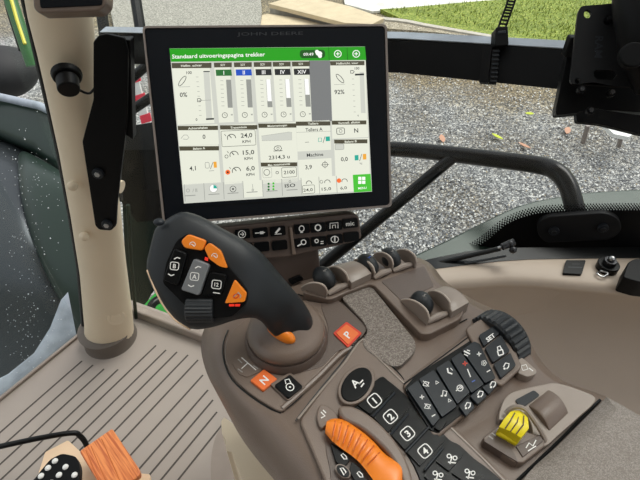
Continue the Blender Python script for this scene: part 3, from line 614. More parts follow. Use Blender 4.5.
# second row
panel(177.6, 126, 219, 144, 4.3, 'Achteraftakas', 218); tx('0', 204, 136.6, 4.4); ln([(181, 138.5), (184, 135), (187, 135), (189, 137.5), (187, 139.5), (183, 139)], .5, 'sc_grey')
panel(179.2, 146.4, 221, 182.5, 4.3, 'Balans A', 219); tx('4,1', 192.6, 168.2, 4.4); frame(205, 162.5, 209.5, 168, .5, 'sc_grey', .0006); rect(213.4, 161.8, 217, 167.6, 'sc_amber', .0006); ln([(210.4, 169), (213.2, 162)], .5); ln([(209, 171), (214, 170.6)], .5, 'sc_grey')
panel(219.8, 125.3, 259.6, 181.8, 4.3, 'Transmissie', 257.4); frame(221, 131.2, 256, 145, .4, 'sc_text', .0006)
for y, t in [(136, '24,0'), (153, '15,0'), (169, '6,0')]:
    tx(t, 246.5+(y-136)*.12, y-.8, 4.4, w=11.5 if t[0] != '6' else 8.5); tx('KPH', 246.4+(y-136)*.12, y+5.4, 2.8, w=8)
    ln([(228.5+(y-136)*.15+4.2*math.cos(a)+3, y+2+3.8*math.sin(a)) for a in [k*.45-3.6 for k in range(9)]], .7); ln([(231.5+(y-136)*.15, y+2), (229.2+(y-136)*.15, y-.6)], .8)
    ln([(226+(y-136)*.15, y), (224.5+(y-136)*.15, y-1.8)], .5)
ci(226.5, 156.5, 1.6, .5); dot(227.8, 172.2, 2.5, 'sc_orange'); dot(227.8, 172.2, 1, 'sc_tag_black', .0008)
panel(258.2, 123.6, 297.8, 161.5, 4.3, 'Motorvermogen', 296.4); S.flat(MON, [(261.5, 136), (289, 132), (291.6, 132.2), (292, 140), (262, 140.8)], -.0004, 'sc_light'); ln([(261.5, 136), (289, 132), (291.6, 132.2), (292, 140), (262, 140.8)], .3, 'sc_grey', closed=True)
ln([(276, 150.5), (274, 149), (275, 146.5), (277.5, 145.8), (280.5, 146), (281.6, 148.5), (280, 151)], .6, closed=True); ln([(273.5, 151), (282.5, 150.6)], .6); ci(278, 148.4, 1.2, .4); tx('2314,3 u', 279.2, 157, 3.8, w=21)
panel(260.6, 162.6, 298, 181.4, 4, 'Max. motortoerental', 297.2); ci(266.8, 172.4, 3, .5); ci(277.2, 172.6, 1.3, .5); frame(281.5, 167.8, 296.8, 176.6, .4, 'sc_text', .0006); tx('2100', 289.2, 172.1, 3.5, w=11); frame(262.4, 167.8, 272, 177.3, .3, 'sc_grey', .0006)
panel(295.8, 121.6, 332.2, 177.8, 4.2, 'Tellers', 330.4); tx('Tellers A', 314, 129.4, 3.5, w=17); tx('Machine', 315, 154.6, 3.5, w=16.5); ln([(296.4, 132.4), (331, 131.2)], .3, 'sc_grey'); rect(297.6, 151.6, 332.2, 158, 'sc_light', .0005)
tx('---', 307, 141.6, 3); tx('3,9', 308.6, 167, 4.2); ln([(318.5, 138), (321.5, 138), (321.5, 141.6), (318.5, 141.6)], .6, 'sc_teal', closed=True); ln([(323, 143), (325, 136.5)], .5); rect(325.6, 136.6, 330, 141, 'sc_teal', .0006)
ci(325, 164.6, 2.6, .5); ln([(325, 160.6), (325, 168.4)], .4); ln([(321, 165), (329, 164.4)], .4)
panel(331.6, 120.7, 368.2, 137, 4, 'Versnell. aftakas', 366.4); tx('N', 356.2, 130.4, 4.4); frame(336.6, 128.2, 344.6, 134, .6, 'sc_text', .0006); ci(340.6, 130.9, 1.5, .4)
panel(334, 139.6, 369.8, 174.8, 4, 'Balans B', 367.4); tx('0,0', 344.4, 159, 4.2); rect(335, 144.2, 344, 149.4, 'sc_light', .0005); frame(335, 144.2, 344, 149.4, .4, 'sc_grey', .0007); rect(354.6, 155.2, 358.6, 160.2, 'sc_teal', .0006); ln([(359.6, 161), (361.8, 154)], .5); rect(362.8, 154, 366.4, 159.4, 'sc_amber', .0006); tx('kg', 361, 163, 2, 'sc_grey')
# toolbar
tb = [184, 203.6, 223, 242.6, 262, 281.4, 300.8, 318.6, 336, 353.4]
for i in range(9):
    x0, x1 = tb[i], tb[i+1]; y0 = 184.3-(x0-184)*.056; c = ['sc_light', 'sc_light', 'sc_light', 'sc_panel', 'sc_light', 'sc_light', 'sc_panel', 'sc_panel', 'sc_panel'][i]
    S.flat(MON, [(x0+.4, y0), (x1, y0-1), (x1+.9, y0+15.4), (x0+1.3, y0+16.5)], -.0007, c)
    S.stroke(MON, [(x0+.2, y0), (x0+1.2, y0+17)], .5, -.0001, 'sc_grey')
ci(188, 190.5, 1.6, .5, 'sc_grey'); tx('/ II', 194.8, 190.3, 3.4, 'sc_grey'); dot(213.5, 188.4, 3.8, 'sc_white', .0008); S.flat(MON, [(213.5, 188.4), (213.5, 184.6), (216.2, 185.8), (217.3, 188.4)], .0001, 'sc_teal'); ci(213.5, 188.4, 4, .4, 'sc_grey', .0011)
ci(233, 189, 3, .5); dot(233, 189, 1, 'sc_text'); ln([(252.5, 184), (253, 192)], .4, 'sc_grey'); ci(252.8, 190, 1, .4, 'sc_grey')
for k in range(3): dot(268.6, 183.8+k*2.9, 1.1, 'sc_tag_green', .0008); dot(273.4, 183.4+k*2.9, 1.1, 'sc_menu', .0008)
tx('ISO', 290, 185.4, 3.6, w=10.5, bold=.015); ci(290, 181.5, 1, .3)
for i, (x, t) in enumerate([(308, '24,0'), (326.4, '15,0'), (343.6, '6,0')]):
    y = 189.8-i*1; tx(t, x, y, 3, w=[9.5, 9.5, 6.5][i]); ln([(x+1+2.8*math.cos(a), y-6.4+2.6*math.sin(a)) for a in [k*.5-3.4 for k in range(8)]], .6)
    if i == 1: ci(x-5, y-7, 1.5, .4)
    if i == 2: dot(x-4.6, y-7.2, 2.3, 'sc_orange', .0009)
frame(302.3, 185.6, 314.8, 193, .4, 'sc_text', .0008)
for x in (189, 213, 232, 251, 271, 291): ln([(x-4.5, 195.9-(x-189)*.056), (x+6.5, 195.2-(x-189)*.056)], .8, 'sc_grey')
S.flat(MON, [(352.8, 174.8), (370.6, 173.8), (371.8, 191.2), (353.8, 192.4)], -.0001, 'sc_menu')
for dx in (0, 3.9):
    for dy in (0, 3.9): x, y = 358.2+dx, 176.8+dy; S.flat(MON, [(x, y), (x+3.2, y), (x+3.2, y+3.2), (x, y+3.2)], .0002, 'sc_white')
tx('MENU', 362.4, 188, 2.2, 'sc_white', .0014, w=8.4, bold=.01)
S.build('screen', td, smooth=False)
# key bar below the screen
KB = Plane(MON.P(290, 232)-MON.n*.012, mn+Z*.15)
kb = MB().prism(KB, fillet([(205, 229), (260, 223), (352, 213.5), (359, 216), (362, 238), (357, 241.5), (290, 257), (215, 262)], 4), 0, -.02, 'taupe_dark').build('key_bar', td, .002)
ks = [(242, 234.2), (260, 232.8), (277.6, 231.2), (301.6, 229), (318, 227.6), (334, 225.8), (350, 223.4), (245, 248), (261.4, 247), (279.4, 245.4), (302, 243.2), (318.6, 241.6), (334.8, 239.4), (351.2, 237)]
for i, (x, y) in enumerate(ks):
    w, h, s_ = 7.6, 4.6, -.1; m = MB()
    m.prism(KB, fillet([(x-w, y-h+w*.1), (x+w, y-h-w*.1), (x+w+.7, y+h-w*.1), (x-w+.7, y+h+w*.1)], 1.5), .003, -.001, 'black_key'); q = .0032; W = 'white_mark'
    if i == 0: m.stroke(KB, ell(x, y, 3.6, 3.6, 0, 14), .7, q, W, True); m.stroke(KB, [(x-2, y), (x+2, y)], .8, q, W); m.stroke(KB, [(x, y-2), (x+2, y), (x, y+2)], .8, q, W)
    elif i == 1: m.stroke(KB, [(x-5, y+.4), (x+5, y-.4)], .9, q, W); m.stroke(KB, [(x, y), (x+3.5, y-.3)], 2.8, q, W)
    elif i == 2: m.stroke(KB, [(x-2, y+2), (x+2.4, y-3)], 2, q, W); m.stroke(KB, [(x-3, y+3), (x+4, y+2.6)], .7, q, W)
    elif i == 3: m.stroke(KB, ell(x, y-.4, 2.5, 2.8, 0, 12), 1, q, W, True); m.stroke(KB, [(x-1.4, y+3.5), (x+1.4, y+3.4)], .9, q, W)
    elif i == 4: m.stroke(KB, ell(x, y, 2.8, 2.9, 0, 14), 1.3, q, W, True)
    elif i == 5: m.stroke(KB, [(x-4, y+3), (x-4, y-2.5), (x+4, y-3.2), (x+4, y+2.4)], .8, q, W); m.stroke(KB, [(x-1.5, y+2.5), (x-1.5, y-.5), (x+1.5, y-.8), (x+1.5, y+2.2)], .9, q, W)
    elif i == 6: m.text(KB, 'mic', x, y, 4.4, -.1, q, W, bold=.02)
    elif i == 10: m.stroke(KB, ell(x+1.6, y-1, 2.4, 2.4, 0, 12), 1, q, W, True); m.stroke(KB, [(x-4.6, y+3), (x-.6, y+.8)], 1.4, q, W)
    elif i == 11: m.stroke(KB, ell(x-2, y-.6, 1.8, 1.8, 0, 8), 1.1, q, W, True); m.stroke(KB, [(x+2, y), (x+5, y-.3)], .9, q, W); m.stroke(KB, [(x+2, y+2), (x+5, y+1.7)], .9, q, W)
    elif i == 12: m.stroke(KB, ell(x, y, 3.8, 3.2, 0, 12), .9, q, W, True); m.stroke(KB, [(x, y-2.6), (x, y+2.4)], 1.5, q, W)
    m.build('button', kb)
MB().prism(KB, [(289.5, 228), (292, 227.8), (296, 254.5), (292.5, 255.2)], .004, -.001, 'taupe').build('divider', kb, .0008)
MB().prism(Plane(KB.o-KB.n*.01, KB.n-Y*.2), [(228, 255), (318, 246), (322, 284), (240, 292)], 0, -.03, 'taupe_dark').build('support_neck', td, .003)
m = MB(); m.prism(Plane(KB.o-KB.n*.004, KB.n), fillet([(288, 281), (300, 276), (304, 279), (292, 285)], 1.5), 0, -.006, 'black_key')
m.build('end_cap', td)
# ================================================================== CONSOLE
cs = thing('armrest_console', 'taupe armrest control console with buttons, paddles and dials', 'console', CON.P(400, 400)-Z*.15)
inner = [(224, 332), (221, 350), (224, 366), (233, 384), (249, 399), (272, 412), (290, 428), (312, 458), (340, 500), (370, 560), (760, 640), (720, 480), (640, 424), (598, 400), (560, 386), (536, 368), (512, 330), (470, 306), (440, 288), (424, 268), (400, 262), (350, 268), (300, 284), (262, 302), (238, 316)]
outer = [(206, 326), (201, 346), (205, 368), (214, 388), (229, 410), (247, 432), (264, 452), (286, 482), (318, 530), (350, 600), (770, 680), (740, 480), (655, 425), (604, 396), (566, 382), (542, 362), (516, 322), (474, 300), (446, 282), (428, 262), (402, 256), (348, 262), (296, 277), (256, 295), (226, 308)]
N_ = 5
rI = spline(inner, N_); rO = spline(outer, N_); rM = [a.lerp(b, .5) for a, b in zip(rI, rO)]
r0 = [CON.P(p.x, p.y, 0) for p in rI]; r1 = [CON.P(p.x, p.y, -.007) for p in rM]; r2 = [CON.P(p.x, p.y, -.032) for p in rO]
cen = sum(r2, Vector())/len(r2); r3 = [(v-cen)*.93+cen-Z*.10 for v in r2]
MB().loft([r3, r2, r1, r0], 'taupe').build('body', cs, ang=50)
# cream pedestal below
PED = Plane((0, 0, .48), Z)
m = MB(); po = [(221, 421), (224, 417), (240, 428), (264, 452), (300, 500), (330, 560), (290, 560), (252, 500), (243, 480), (235, 460), (232, 452), (226, 451), (226, 440), (222, 434)]
m.prism(PED, fillet(po, 2), .0, -.25, 'post_cream'); m.build('pedestal', cs, .003, label='cream painted metal pedestal')
m = MB(); m.prism(Plane((0, 0, .16), Z), spline([(213, 446), (222, 428), (240, 430), (300, 500), (330, 600), (240, 600), (218, 520), (211, 478)], 5), 0, -.16, 'taupe_light'); m.build('pedestal_boot', cs)
# gear selector surround, raised lip
def lip(pts, w, h, m, name, lev=.0, closed=False):
    P_ = spline(pts, 6, closed); r = w/480*.5/2
    return MB().tube([CON.P(p.x, p.y, lev+h) for p in P_]+([CON.P(P_[0].x, P_[0].y, lev+h)] if closed else []), r, m, 8).build(name, cs)
sur = spline([(247, 318), (231, 332), (225, 346), (226, 362), (234, 378), (250, 393), (268, 405), (281, 411), (288, 406), (300, 391), (320, 372), (345, 345), (360, 332), (345, 318), (332, 306), (300, 300), (270, 306)], 5)
MB().prism(CON, sur, .0035, -.004, 'taupe').build('selector_panel', cs, .0015, seg=3)
MB().prism(CON, spline([(321, 304), (336, 299), (362, 322), (366, 331), (352, 345), (336, 352), (322, 366), (300, 372), (290, 370), (300, 355), (318, 345), (328, 330)], 5), .0042, -.004, 'taupe_dark').build('recess_shade', cs, .001)  # raised piece; its darker taupe paints the shadow of a recess
lip([(282, 409), (297, 396), (318, 377), (340, 355), (352, 348)], 6, .002, 'taupe', 'ridge')
lip([(298, 419), (320, 392), (342, 366), (362, 340), (372, 352), (398, 378), (440, 418), (480, 456), (520, 498)], 2.2, .006, 'taupe_light', 'ridge')
# number panel
MB().prism(CON, fillet([(299, 420), (361, 338), (398, 372), (530, 500), (470, 560), (350, 540)], 6), .006, -.004, 'taupe').build('keypad_base', cs, .0025, seg=3)
KH = .006
blk = spline([(380, 377), (388, 380), (406, 395), (428, 417), (446, 436), (452, 441), (460, 445), (474, 458), (490, 470), (504, 486), (500, 520), (470, 520), (440, 500), (424, 488), (414, 466), (400, 444), (384, 424), (366, 414), (354, 408), (362, 394)], 3)
MB().prism(CON, blk, KH+.0015, KH-.002, 'black_key').build('keypad_plate', cs, .0008)
def key(poly, glyph, name='button', m_='black_key', h=.0035, base=KH, bev=.0008, r=1.2, label=None):
    m = MB(); m.prism(CON, fillet(poly, r, 3), base+h, base-.001, m_); glyph(m, base+h+.00015); return m.build(name, cs, 0, label=label)
def sq(m, x, y, r, a, h, w=1.1, mm='white_mark'):
    c, s_ = math.cos(a), math.sin(a); m.stroke(CON, fillet([(x+(u*c-v*s_)*r, y+(u*s_+v*c)*r) for u, v in [(-1, -1), (1, -1), (1, 1), (-1, 1)]], r*.6, 3), w, h, mm, True)
A45 = -.72
nums = [('1', (374.5, 400.5), [(380, 380), (393, 391), (370, 414), (358, 405)]), ('2', (390.5, 416.5), [(395.5, 393.5), (410, 407), (388, 432), (373, 416.5)]), ('3', (407.6, 433.4), [(412, 410), (428.5, 425.5), (405, 449.5), (391, 434.5)]), ('4', (425, 451), [(430.5, 428), (444, 441), (420, 466), (407, 452)])]
for t, (cx, cy), poly in nums:
    def gl(m, h, t=t, cx=cx, cy=cy): m.text(CON, t, cx, cy, 7, A45, h, 'white_mark', bold=.03); sq(m, cx, cy, 6, A45, h)
    key(poly, gl, 'number_button')
for a, b in [((372.5, 416.5), (394.5, 393)), ((390.5, 434.5), (408, 414)), ((405.5, 452), (429, 427)), ((424.5, 470), (443.5, 447))]:
    MB().tube([CON.P(*a, KH+.0045), CON.P(*b, KH+.0045)], .0011, 'slate_key', 8).build('key_divider', cs)
def ico1(x, y):
    def gl(m, h):
        m.stroke(CON, ell(x-3, y-3, 2, 2, 0, 10), 1, h, 'white_mark', True); m.stroke(CON, ell(x+3, y-1, 2, 2, 0, 10), 1, h, 'white_mark', True); m.stroke(CON, [(x-4, y+3), (x+4, y+4)], 1.3, h, 'white_mark'); m.stroke(CON, [(x, y-3), (x-2, y+5)], 1.2, h, 'white_mark')
    return gl
key([(447, 444), (463, 455), (449, 471), (436, 461)], ico1(452, 459)); key([(434, 463), (447, 473), (437, 488), (424, 476)], ico1(438, 476)); key([(465, 457), (484, 474), (474, 488), (452, 473)], ico1(470, 474)); key([(449, 476), (470, 490), (460, 500), (439, 490)], ico1(454, 488))
# oval key
m = MB(); m.prism(CON, ell(356.5, 384.3, 22.5, 16, -.9, 32), KH+.006, KH-.001, 'taupe'); m.prism(CON, ell(356.5, 384, 19.3, 12.8, -.9, 32), KH+.0075, KH+.001, 'black_key')
m.text(CON, 'A', 355, 383, 8, -.8, KH+.0077, 'white_mark', bold=.02); m.stroke(CON, [(359, 384), (363, 380)], 1.4, KH+.0077, 'white_mark'); m.stroke(CON, [(361, 387), (364, 383)], 1.4, KH+.0077, 'white_mark'); m.build('oval_button', cs, .0012)
# P, N, lock keys
SH = .0035; MH_ = .010
def okey(poly, core, glyph, label, base=SH, h=.0032, edge='red_edge'):
    m = MB(); m.prism(CON, fillet(poly, 1.5, 3), base+h*.75, base-.002, edge); m.prism(CON, fillet(core, 1.2, 3), base+h, base, 'orange_red'); glyph(m, base+h+.0002); m.build('button', cs, .0006, label=label)
okey([(333, 333), (346.5, 321.5), (362, 333), (348, 347.5)], [(336, 333), (346.5, 324), (359, 333), (348, 344.5)], lambda m, h: (m.text(CON, 'P', 347.5, 334.5, 7.5, -.93, h, 'white_mark', bold=.02),), 'orange square P button')
okey([(250, 380.5), (264, 369), (277.5, 379), (263, 391)], [(251, 380.5), (264, 370), (276.5, 379), (263, 390)], lambda m, h: (m.text(CON, 'N', 264, 380, 7.5, -.85, h, 'white_mark', bold=.02),), 'orange square N button', edge='orange_red')
m = MB(); m.prism(CON, fillet([(270, 384), (290, 371.5), (306, 386), (288, 401)], 2), SH+.003, SH-.002, 'taupe'); m.prism(CON, fillet([(274, 385), (290, 374), (303, 386), (288, 398)], 2), SH+.006, SH, 'black_key'); q = SH+.0062
m.stroke(CON, ell(290, 387, 4, 3.6, .4, 12), 1, q, 'white_mark', True); m.stroke(CON, [(286, 384), (285, 380), (289, 379), (291, 383)], 1, q, 'white_mark'); m.stroke(CON, [(289, 387), (291, 387)], 1.4, q, 'white_mark'); m.build('lock_button', cs, .0008)
# shift diagram
m = MB(); m.prism(CON, fillet([(231, 361), (241, 354), (262, 366), (261, 371), (247, 377), (239, 374)], 2), SH+.001, SH-.001, 'taupe'); q = SH+.0012; W = 'white_mark'
m.stroke(CON, [(241.5, 357.5), (256, 370)], 1, q, W); m.stroke(CON, [(248, 362.8), (241.5, 368.6)], 1, q, W)
for x, y in [(239, 360), (241, 362), (239, 369.6), (241.4, 371.4), (254.6, 366.4), (257, 368)]: m.stroke(CON, [(x-1.2, y-.8), (x+1.2, y+.8)], 1.1, q, 'grey_mark')
m.build('shift_diagram', cs)
# dark gaps between the mouldings
def seam(pts, h=.0, closed=False, r=.0007):
    P_ = spline(pts, 5, closed); P_ = P_+([P_[0]] if closed else []); MB().tube([CON.P(p.x, p.y, h) for p in P_], r, 'gasket', 6).build('panel_gap', cs)
seam([(228, 330), (223, 345), (224.5, 363), (232.5, 380), (249, 395), (268, 407.5), (281, 413)], .0005)
seam([(283, 411), (297, 400), (316, 380), (340, 357), (353, 349)], .0022)
seam([(296, 421), (299, 416), (320, 389), (342, 362), (360, 336.5)], .0055)
seam([(363, 336), (380, 354), (398, 372), (404, 380)], .0055)
seam([(370, 285.5), (380, 296), (400, 316), (416, 333), (424, 337.5), (434, 336.5), (450, 328), (467, 319)], .0008)
seam([(404, 384), (440, 358), (470, 336), (481, 330)], MH_+.0003)
seam([(298, 294), (312, 299), (330, 302), (345, 295)], .0008)
# textured pad
pad = fillet([(341, 297), (366, 286), (373, 287.5), (415, 340), (416, 348), (412, 355), (400, 366), (390, 366), (365, 349), (362, 341), (368, 331), (364, 322)], 4, 4)
MB().prism(CON, pad, .007, -.002, 'pad_speck').build('textured_pad', cs, .0012, seg=3)
# raised paddle deck
DH = .012
dk = fillet([(300, 292), (318, 283), (348, 280), (370, 268), (392, 268), (425, 262), (436, 288), (466, 302), (462, 318), (430, 334), (421, 334), (372, 283), (345, 293), (330, 300)], 6, 4)
MB().prism(CON, dk, DH, -.01, 'taupe').build('paddle_deck', cs, .003, seg=3)
MB().prism(CON, fillet([(381, 281), (424, 266), (434, 286), (402, 301)], 2), DH+.0006, DH-.002, 'taupe_dark').build('deck_facet', cs)
def fin(a, b, hgt, m='taupe_light', th=.0028, base=DH-.004):
    A = CON.P(*a, base); B = CON.P(*b, base); d = B-A; w = Vector((-d.y, d.x, 0)).normalized()*th/2; pts = []
    for k in range(13):
        t = k/12; pts.append(A+d*t+Z*hgt*(math.sin(math.pi*min(1, t*.62+.04)) ** .75 if t < .9 else math.sin(math.pi*min(1, t*.62+.04))**.75*(1-(t-.9)*3)))
    ring = [A]+pts+[B]
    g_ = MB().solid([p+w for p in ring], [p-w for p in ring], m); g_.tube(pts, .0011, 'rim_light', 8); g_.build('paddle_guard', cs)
def paddle(x0, y0, x1, y1, r, lipq, mark):
    A = CON.P(x0, y0, DH); B = CON.P(x1, y1, DH); d = (B-A).normalized(); w = Vector((-d.y, d.x, 0)); L_ = (B-A).length; c = (A+B)/2
    m = MB()
    up = (Z-d*.25).normalized(); m.ball(c+d*L_*-.05+Z*.006, (r*1.1, L_*.52, .0145), 'rubber', (w, up.cross(w).normalized(), up), 12)
    q = c-d*L_*.02+Z*.0205; m.tube([q-w*.0022, q-w*.0008+d*.0018, q+w*.0008-d*.0006, q+w*.0022+d*.001], .0005, mark, 6)
    m.build('paddle', cs, .0015, seg=3)
    lp = MB(); a, b = CON.P(*lipq[0], DH), CON.P(*lipq[1], DH); lp.tube([a+Z*.002, a.lerp(b, .5)+Z*.0045, b+Z*.003], [.0028, .0042, .003], 'taupe_light', 10); lp.build('finger_rest', cs)
fin((302, 290), (327, 299), .022); fin((328, 272), (348, 289), .024); paddle(316, 275, 334, 290, .0105, ((328, 295), (347, 286)), 'grey_mark')
fin((354, 263), (374, 281), .022); fin((374, 257), (392, 273), .022); paddle(360, 262, 377, 277, .0092, ((374, 279), (390, 272)), 'blue_mark')
fin((396, 254), (415, 270), .022); paddle(383, 256, 399, 270, .009, ((393, 272), (411, 266)), 'grey_mark')
fin((401, 303), (427, 327), .024); fin((428, 295), (448, 317), .024); paddle(413, 300, 431, 315, .0105, ((427, 323), (446, 315)), 'grey_mark')
def hump(a, b, c_, d_, hgt, name='blank_cover'):      # smooth arched cover between two guards
    A, B, C2, E = [CON.P(*p, DH-.003) for p in (a, b, c_, d_)]; rings = []
    for s_ in (0, .05, .95, 1):
        ring = []; P0 = A.lerp(B, s_); P1 = E.lerp(C2, s_)
        for k in range(13):
            t = k/12; ring.append(P0.lerp(P1, t)+Z*hgt*math.sin(math.pi*min(1, t*.66+.06))**.7*(1 if 0 < s_ < 1 else .96))
        ring += [P1-Z*.004, P0-Z*.004]; rings.append(ring)
    MB().loft(rings, 'taupe_light').build(name, cs, .0006)
hump((331, 272), (350, 264), (371, 281), (351, 291) , .0165); hump((429, 294), (443, 289), (467, 310), (450, 320), .0165)
# ---- media module
MH = .010
mod = fillet([(402, 384), (412, 374), (470, 332), (484, 318), (494, 316), (508, 330), (521, 362), (519, 369), (498, 386), (440, 436), (432, 436)], 4, 4)
MB().prism(CON, mod, MH, -.002, 'taupe').build('media_module', cs, .003, seg=3)
MB().prism(CON, fillet([(404, 388), (416, 375), (474, 338), (480, 342), (499, 381), (497, 386), (438, 433), (430, 430)], 3), MH+.001, MH-.002, 'black_key').build('media_plate', cs, .0005)
def mk(poly, marks, lab=None, m_='slate_key'):
    m = MB(); m.prism(CON, fillet(poly, 1.5, 3), MH+.0045, MH, m_); h = MH+.0047
    for k, x, y in marks:
        W = 'white_mark'
        if k == '+': m.stroke(CON, [(x-2.2, y+.3), (x+2.2, y-.3)], 1.1, h, W); m.stroke(CON, [(x-.3, y-2.2), (x+.3, y+2.2)], 1.1, h, W)
        if k == 'r+': m.stroke(CON, [(x-2.4, y+.3), (x+2.4, y-.3)], 1.2, h, 'red_edge'); m.stroke(CON, [(x-.3, y-2.4), (x+.3, y+2.4)], 1.2, h, 'red_edge')
        if k == '-': m.stroke(CON, [(x-1.8, y+1), (x+1.8, y-1)], 1.1, h, W)
        if k == 'b-': m.stroke(CON, [(x-1.6, y+.9), (x+1.6, y-.9)], 1.1, h, 'blue_mark')
        if k == 'v': m.stroke(CON, [(x-3, y+2), (x-1, y-2), (x+3, y-1), (x+1, y+2.6)], 1, h, W, True); m.stroke(CON, [(x-3, y-2.6), (x+3, y+3)], .7, h, W)
        if k == 'n': m.stroke(CON, [(x-2, y+3), (x-1.4, y-2.6), (x+2.4, y-1.6), (x+1.6, y+2)], .9, h, W); m.flat(CON, ell(x-2.6, y+2.8, 1.3, 1, 0, 8), h, W); m.flat(CON, ell(x+1, y+2.6, 1.3, 1, 0, 8), h, W)
        if k == 'ph': m.stroke(CON, [(x-2.6, y-3), (x-1.8, y+1.4), (x+2.4, y+3)], 1.5, h, W); m.stroke(CON, [(x+.4, y-3), (x+2.8, y-.6)], .7, h, W)
        if k == 'o': m.stroke(CON, ell(x, y, 3, 3, 0, 12), .9, h, W, True); m.stroke(CON, [(x-4, y+3), (x-1, y)], 1, h, W); m.stroke(CON, ell(x+.6, y-.6, 1, 1, 0, 8), .8, h, W, True)
        if k == 'l': m.stroke(CON, [(x-1.6, y-4), (x+1.6, y+4)], 1.1, h, W)
        if k == 'f': 
            for a in range(5): m.stroke(CON, ell(x+1.7*math.cos(a*1.26), y+1.7*math.sin(a*1.26), 1.1, 1.1, 0, 6), .6, h, W, True)
        if k == 'm': m.stroke(CON, [(x-3, y-2), (x+3, y+1)], 1.5, h, W); m.stroke(CON, [(x-3, y+1), (x+1, y+3)], 1, h, W); m.stroke(CON, [(x, y-3), (x+3, y-2)], 1, h, W)
        if k == 't': m.stroke(CON, [(x-1.2, y-1.6), (x+1.8, y), (x-1, y+1.6)], 1, h, W, True)
        if k == 'a': m.stroke(CON, [(x-3, y+1), (x-1, y-3), (x+2.6, y-2.4), (x+2, y+1), (x, y+3)], 1.1, h, W); m.flat(CON, ell(x-2, y+2.6, 1.2, 1.2, 0, 8), h, W)
        if k == 'S': m.text(CON, 'SET', x, y, 4.4, -.62, h, W, bold=.03)
        if k == 'lk': m.stroke(CON, fillet([(x-2.6, y), (x+2.4, y-1.6), (x+3.6, y+3), (x-1.2, y+4.6)], .6), 1.2, h, W, True); m.stroke(CON, [(x-2, y-.4), (x-2.6, y-4), (x, y-5), (x+1.6, y-1.8)], 1.1, h, W)
    m.build('media_key', cs, .0006)
mk([(407, 388), (418, 380), (440, 418), (433, 426)], [('+', 422, 397), ('v', 427.5, 406), ('-', 433.5, 415.5)])
mk([(419, 379), (434, 369.5), (457, 406), (442, 417)], [('v', 426, 383.5), ('t', 437, 382.5), ('n', 444.5, 393), ('t', 449.5, 400.5)])
mk([(436, 368), (449, 360), (470, 392), (457.5, 404)], [('ph', 450, 371), ('o', 460, 388)])
mk([(451, 358.5), (461, 352), (484, 384), (471.5, 393)], [('r+', 465, 363.5), ('l', 469, 373), ('b-', 473.5, 381)])
mk([(462, 350), (474, 341), (480, 343.5), (496, 378), (485, 383)], [('m', 467, 353), ('+', 479, 354), ('f', 484, 363), ('-', 488.5, 371)])
mk([(459, 406), (468, 397.5), (475, 407), (466, 416)], [('a', 468, 405.5)]); mk([(470, 396), (480, 387.5), (487, 396), (478, 404.5)], [('a', 480.5, 394)]); mk([(482, 387), (494, 380), (498, 384), (489, 394.5)], [('a', 493, 384.5)])
mk([(434, 427), (441, 420), (447, 421), (440, 431)], [], m_='black_key')
# SET block
MB().prism(CON, fillet([(465, 328), (478, 320), (487, 316), (497, 322), (523, 366), (502, 386), (494, 382)], 4), MH+.004, MH-.002, 'taupe').build('key_surround', cs, .002, seg=3)
MH2 = MH; MH = .0135
mk([(479, 335), (494, 326), (500, 333), (484, 346)], [('S', 490.5, 337.5)]); mk([(485, 347.5), (501, 334.5), (510, 351), (493, 362.5)], [('lk', 500, 351)]); mk([(493.5, 364), (510.5, 352.5), (516, 365), (501, 378)], [('a', 506.5, 366)])
MH = MH2
# ribbed dial
ax = (CON.P(512, 334)-CON.P(497, 344)).normalized(); wc = CON.P(499, 341, -.009); m = MB(); per = ax.cross(Z).normalized(); R0 = .0345
NR = 30; rings = []
for off, rs_ in [(-.012, .9), (-.010, 1), (.008, 1), (.012, .92), (.012, .5)]:
    ring = []
    for k in range(NR*3):
        a = 2*math.pi*k/(NR*3); rr_ = R0*rs_*(1 if k % 3 else .94) if rs_ > .92 else R0*rs_
        ring.append(wc+ax*off+(per*math.cos(a)+Z*math.sin(a))*rr_)
    rings.append(ring)
m.loft(rings, 'rubber').build('ribbed_dial', cs, ang=25)
# pale tab with symbol
m = MB(); m.prism(CON, fillet([(515, 362), (522, 357), (537, 370), (536, 374), (528, 377), (518, 373)], 2.5), .009, -.02, 'taupe_light'); m.stroke(CON, [(521, 366), (526, 364.5), (528, 369), (523, 370.5)], .8, .0092, 'white_mark', True); m.stroke(CON, [(529, 368), (533, 371)], .9, .0092, 'white_mark'); m.build('symbol_tab', cs, .001)
# throttle: orange crescent lever
TC = (350, 470)
gd = spline([(338, 409), (343, 405), (356, 407), (374, 418), (392, 436), (405, 456), (413, 480), (414, 505), (406, 505), (402, 480), (392, 458), (376, 440), (360, 427), (344, 419)], 5)
MB().prism(CON, gd, KH+.012, 0, 'taupe').build('throttle_guard', cs, .003, seg=3)
dmk = MB(); dmk.prism(CON, spline([(317, 412), (320, 405), (326, 405), (336, 412), (338, 420), (328, 424), (321, 428), (317, 420)], 4), .011, 0, 'taupe'); dmk.stroke(CON, [(321, 412), (325, 416), (321, 418)], 1.3, .0113, 'white_mark'); dmk.stroke(CON, [(323, 410), (326, 413)], 1.2, .0113, 'white_mark'); dmk.build('hazard_key', cs, .002)
oc_ = [((325, 433), (327, 421)), ((331, 440), (334, 418.5)), ((338, 446), (344, 420)), ((345, 451), (354, 426)), ((352, 456), (364, 433)), ((359, 462), (374, 442)), ((365, 469), (383, 452)), ((371, 477), (391, 458)), ((377, 485), (401, 461)), ((383, 494), (405, 467)), ((388, 505), (403, 478)), ((392, 514), (400, 492))]
cl, cr2 = [], []
L2 = spline([a for a, b in oc_], 6, False); R2 = spline([b for a, b in oc_], 6, False); rings = []
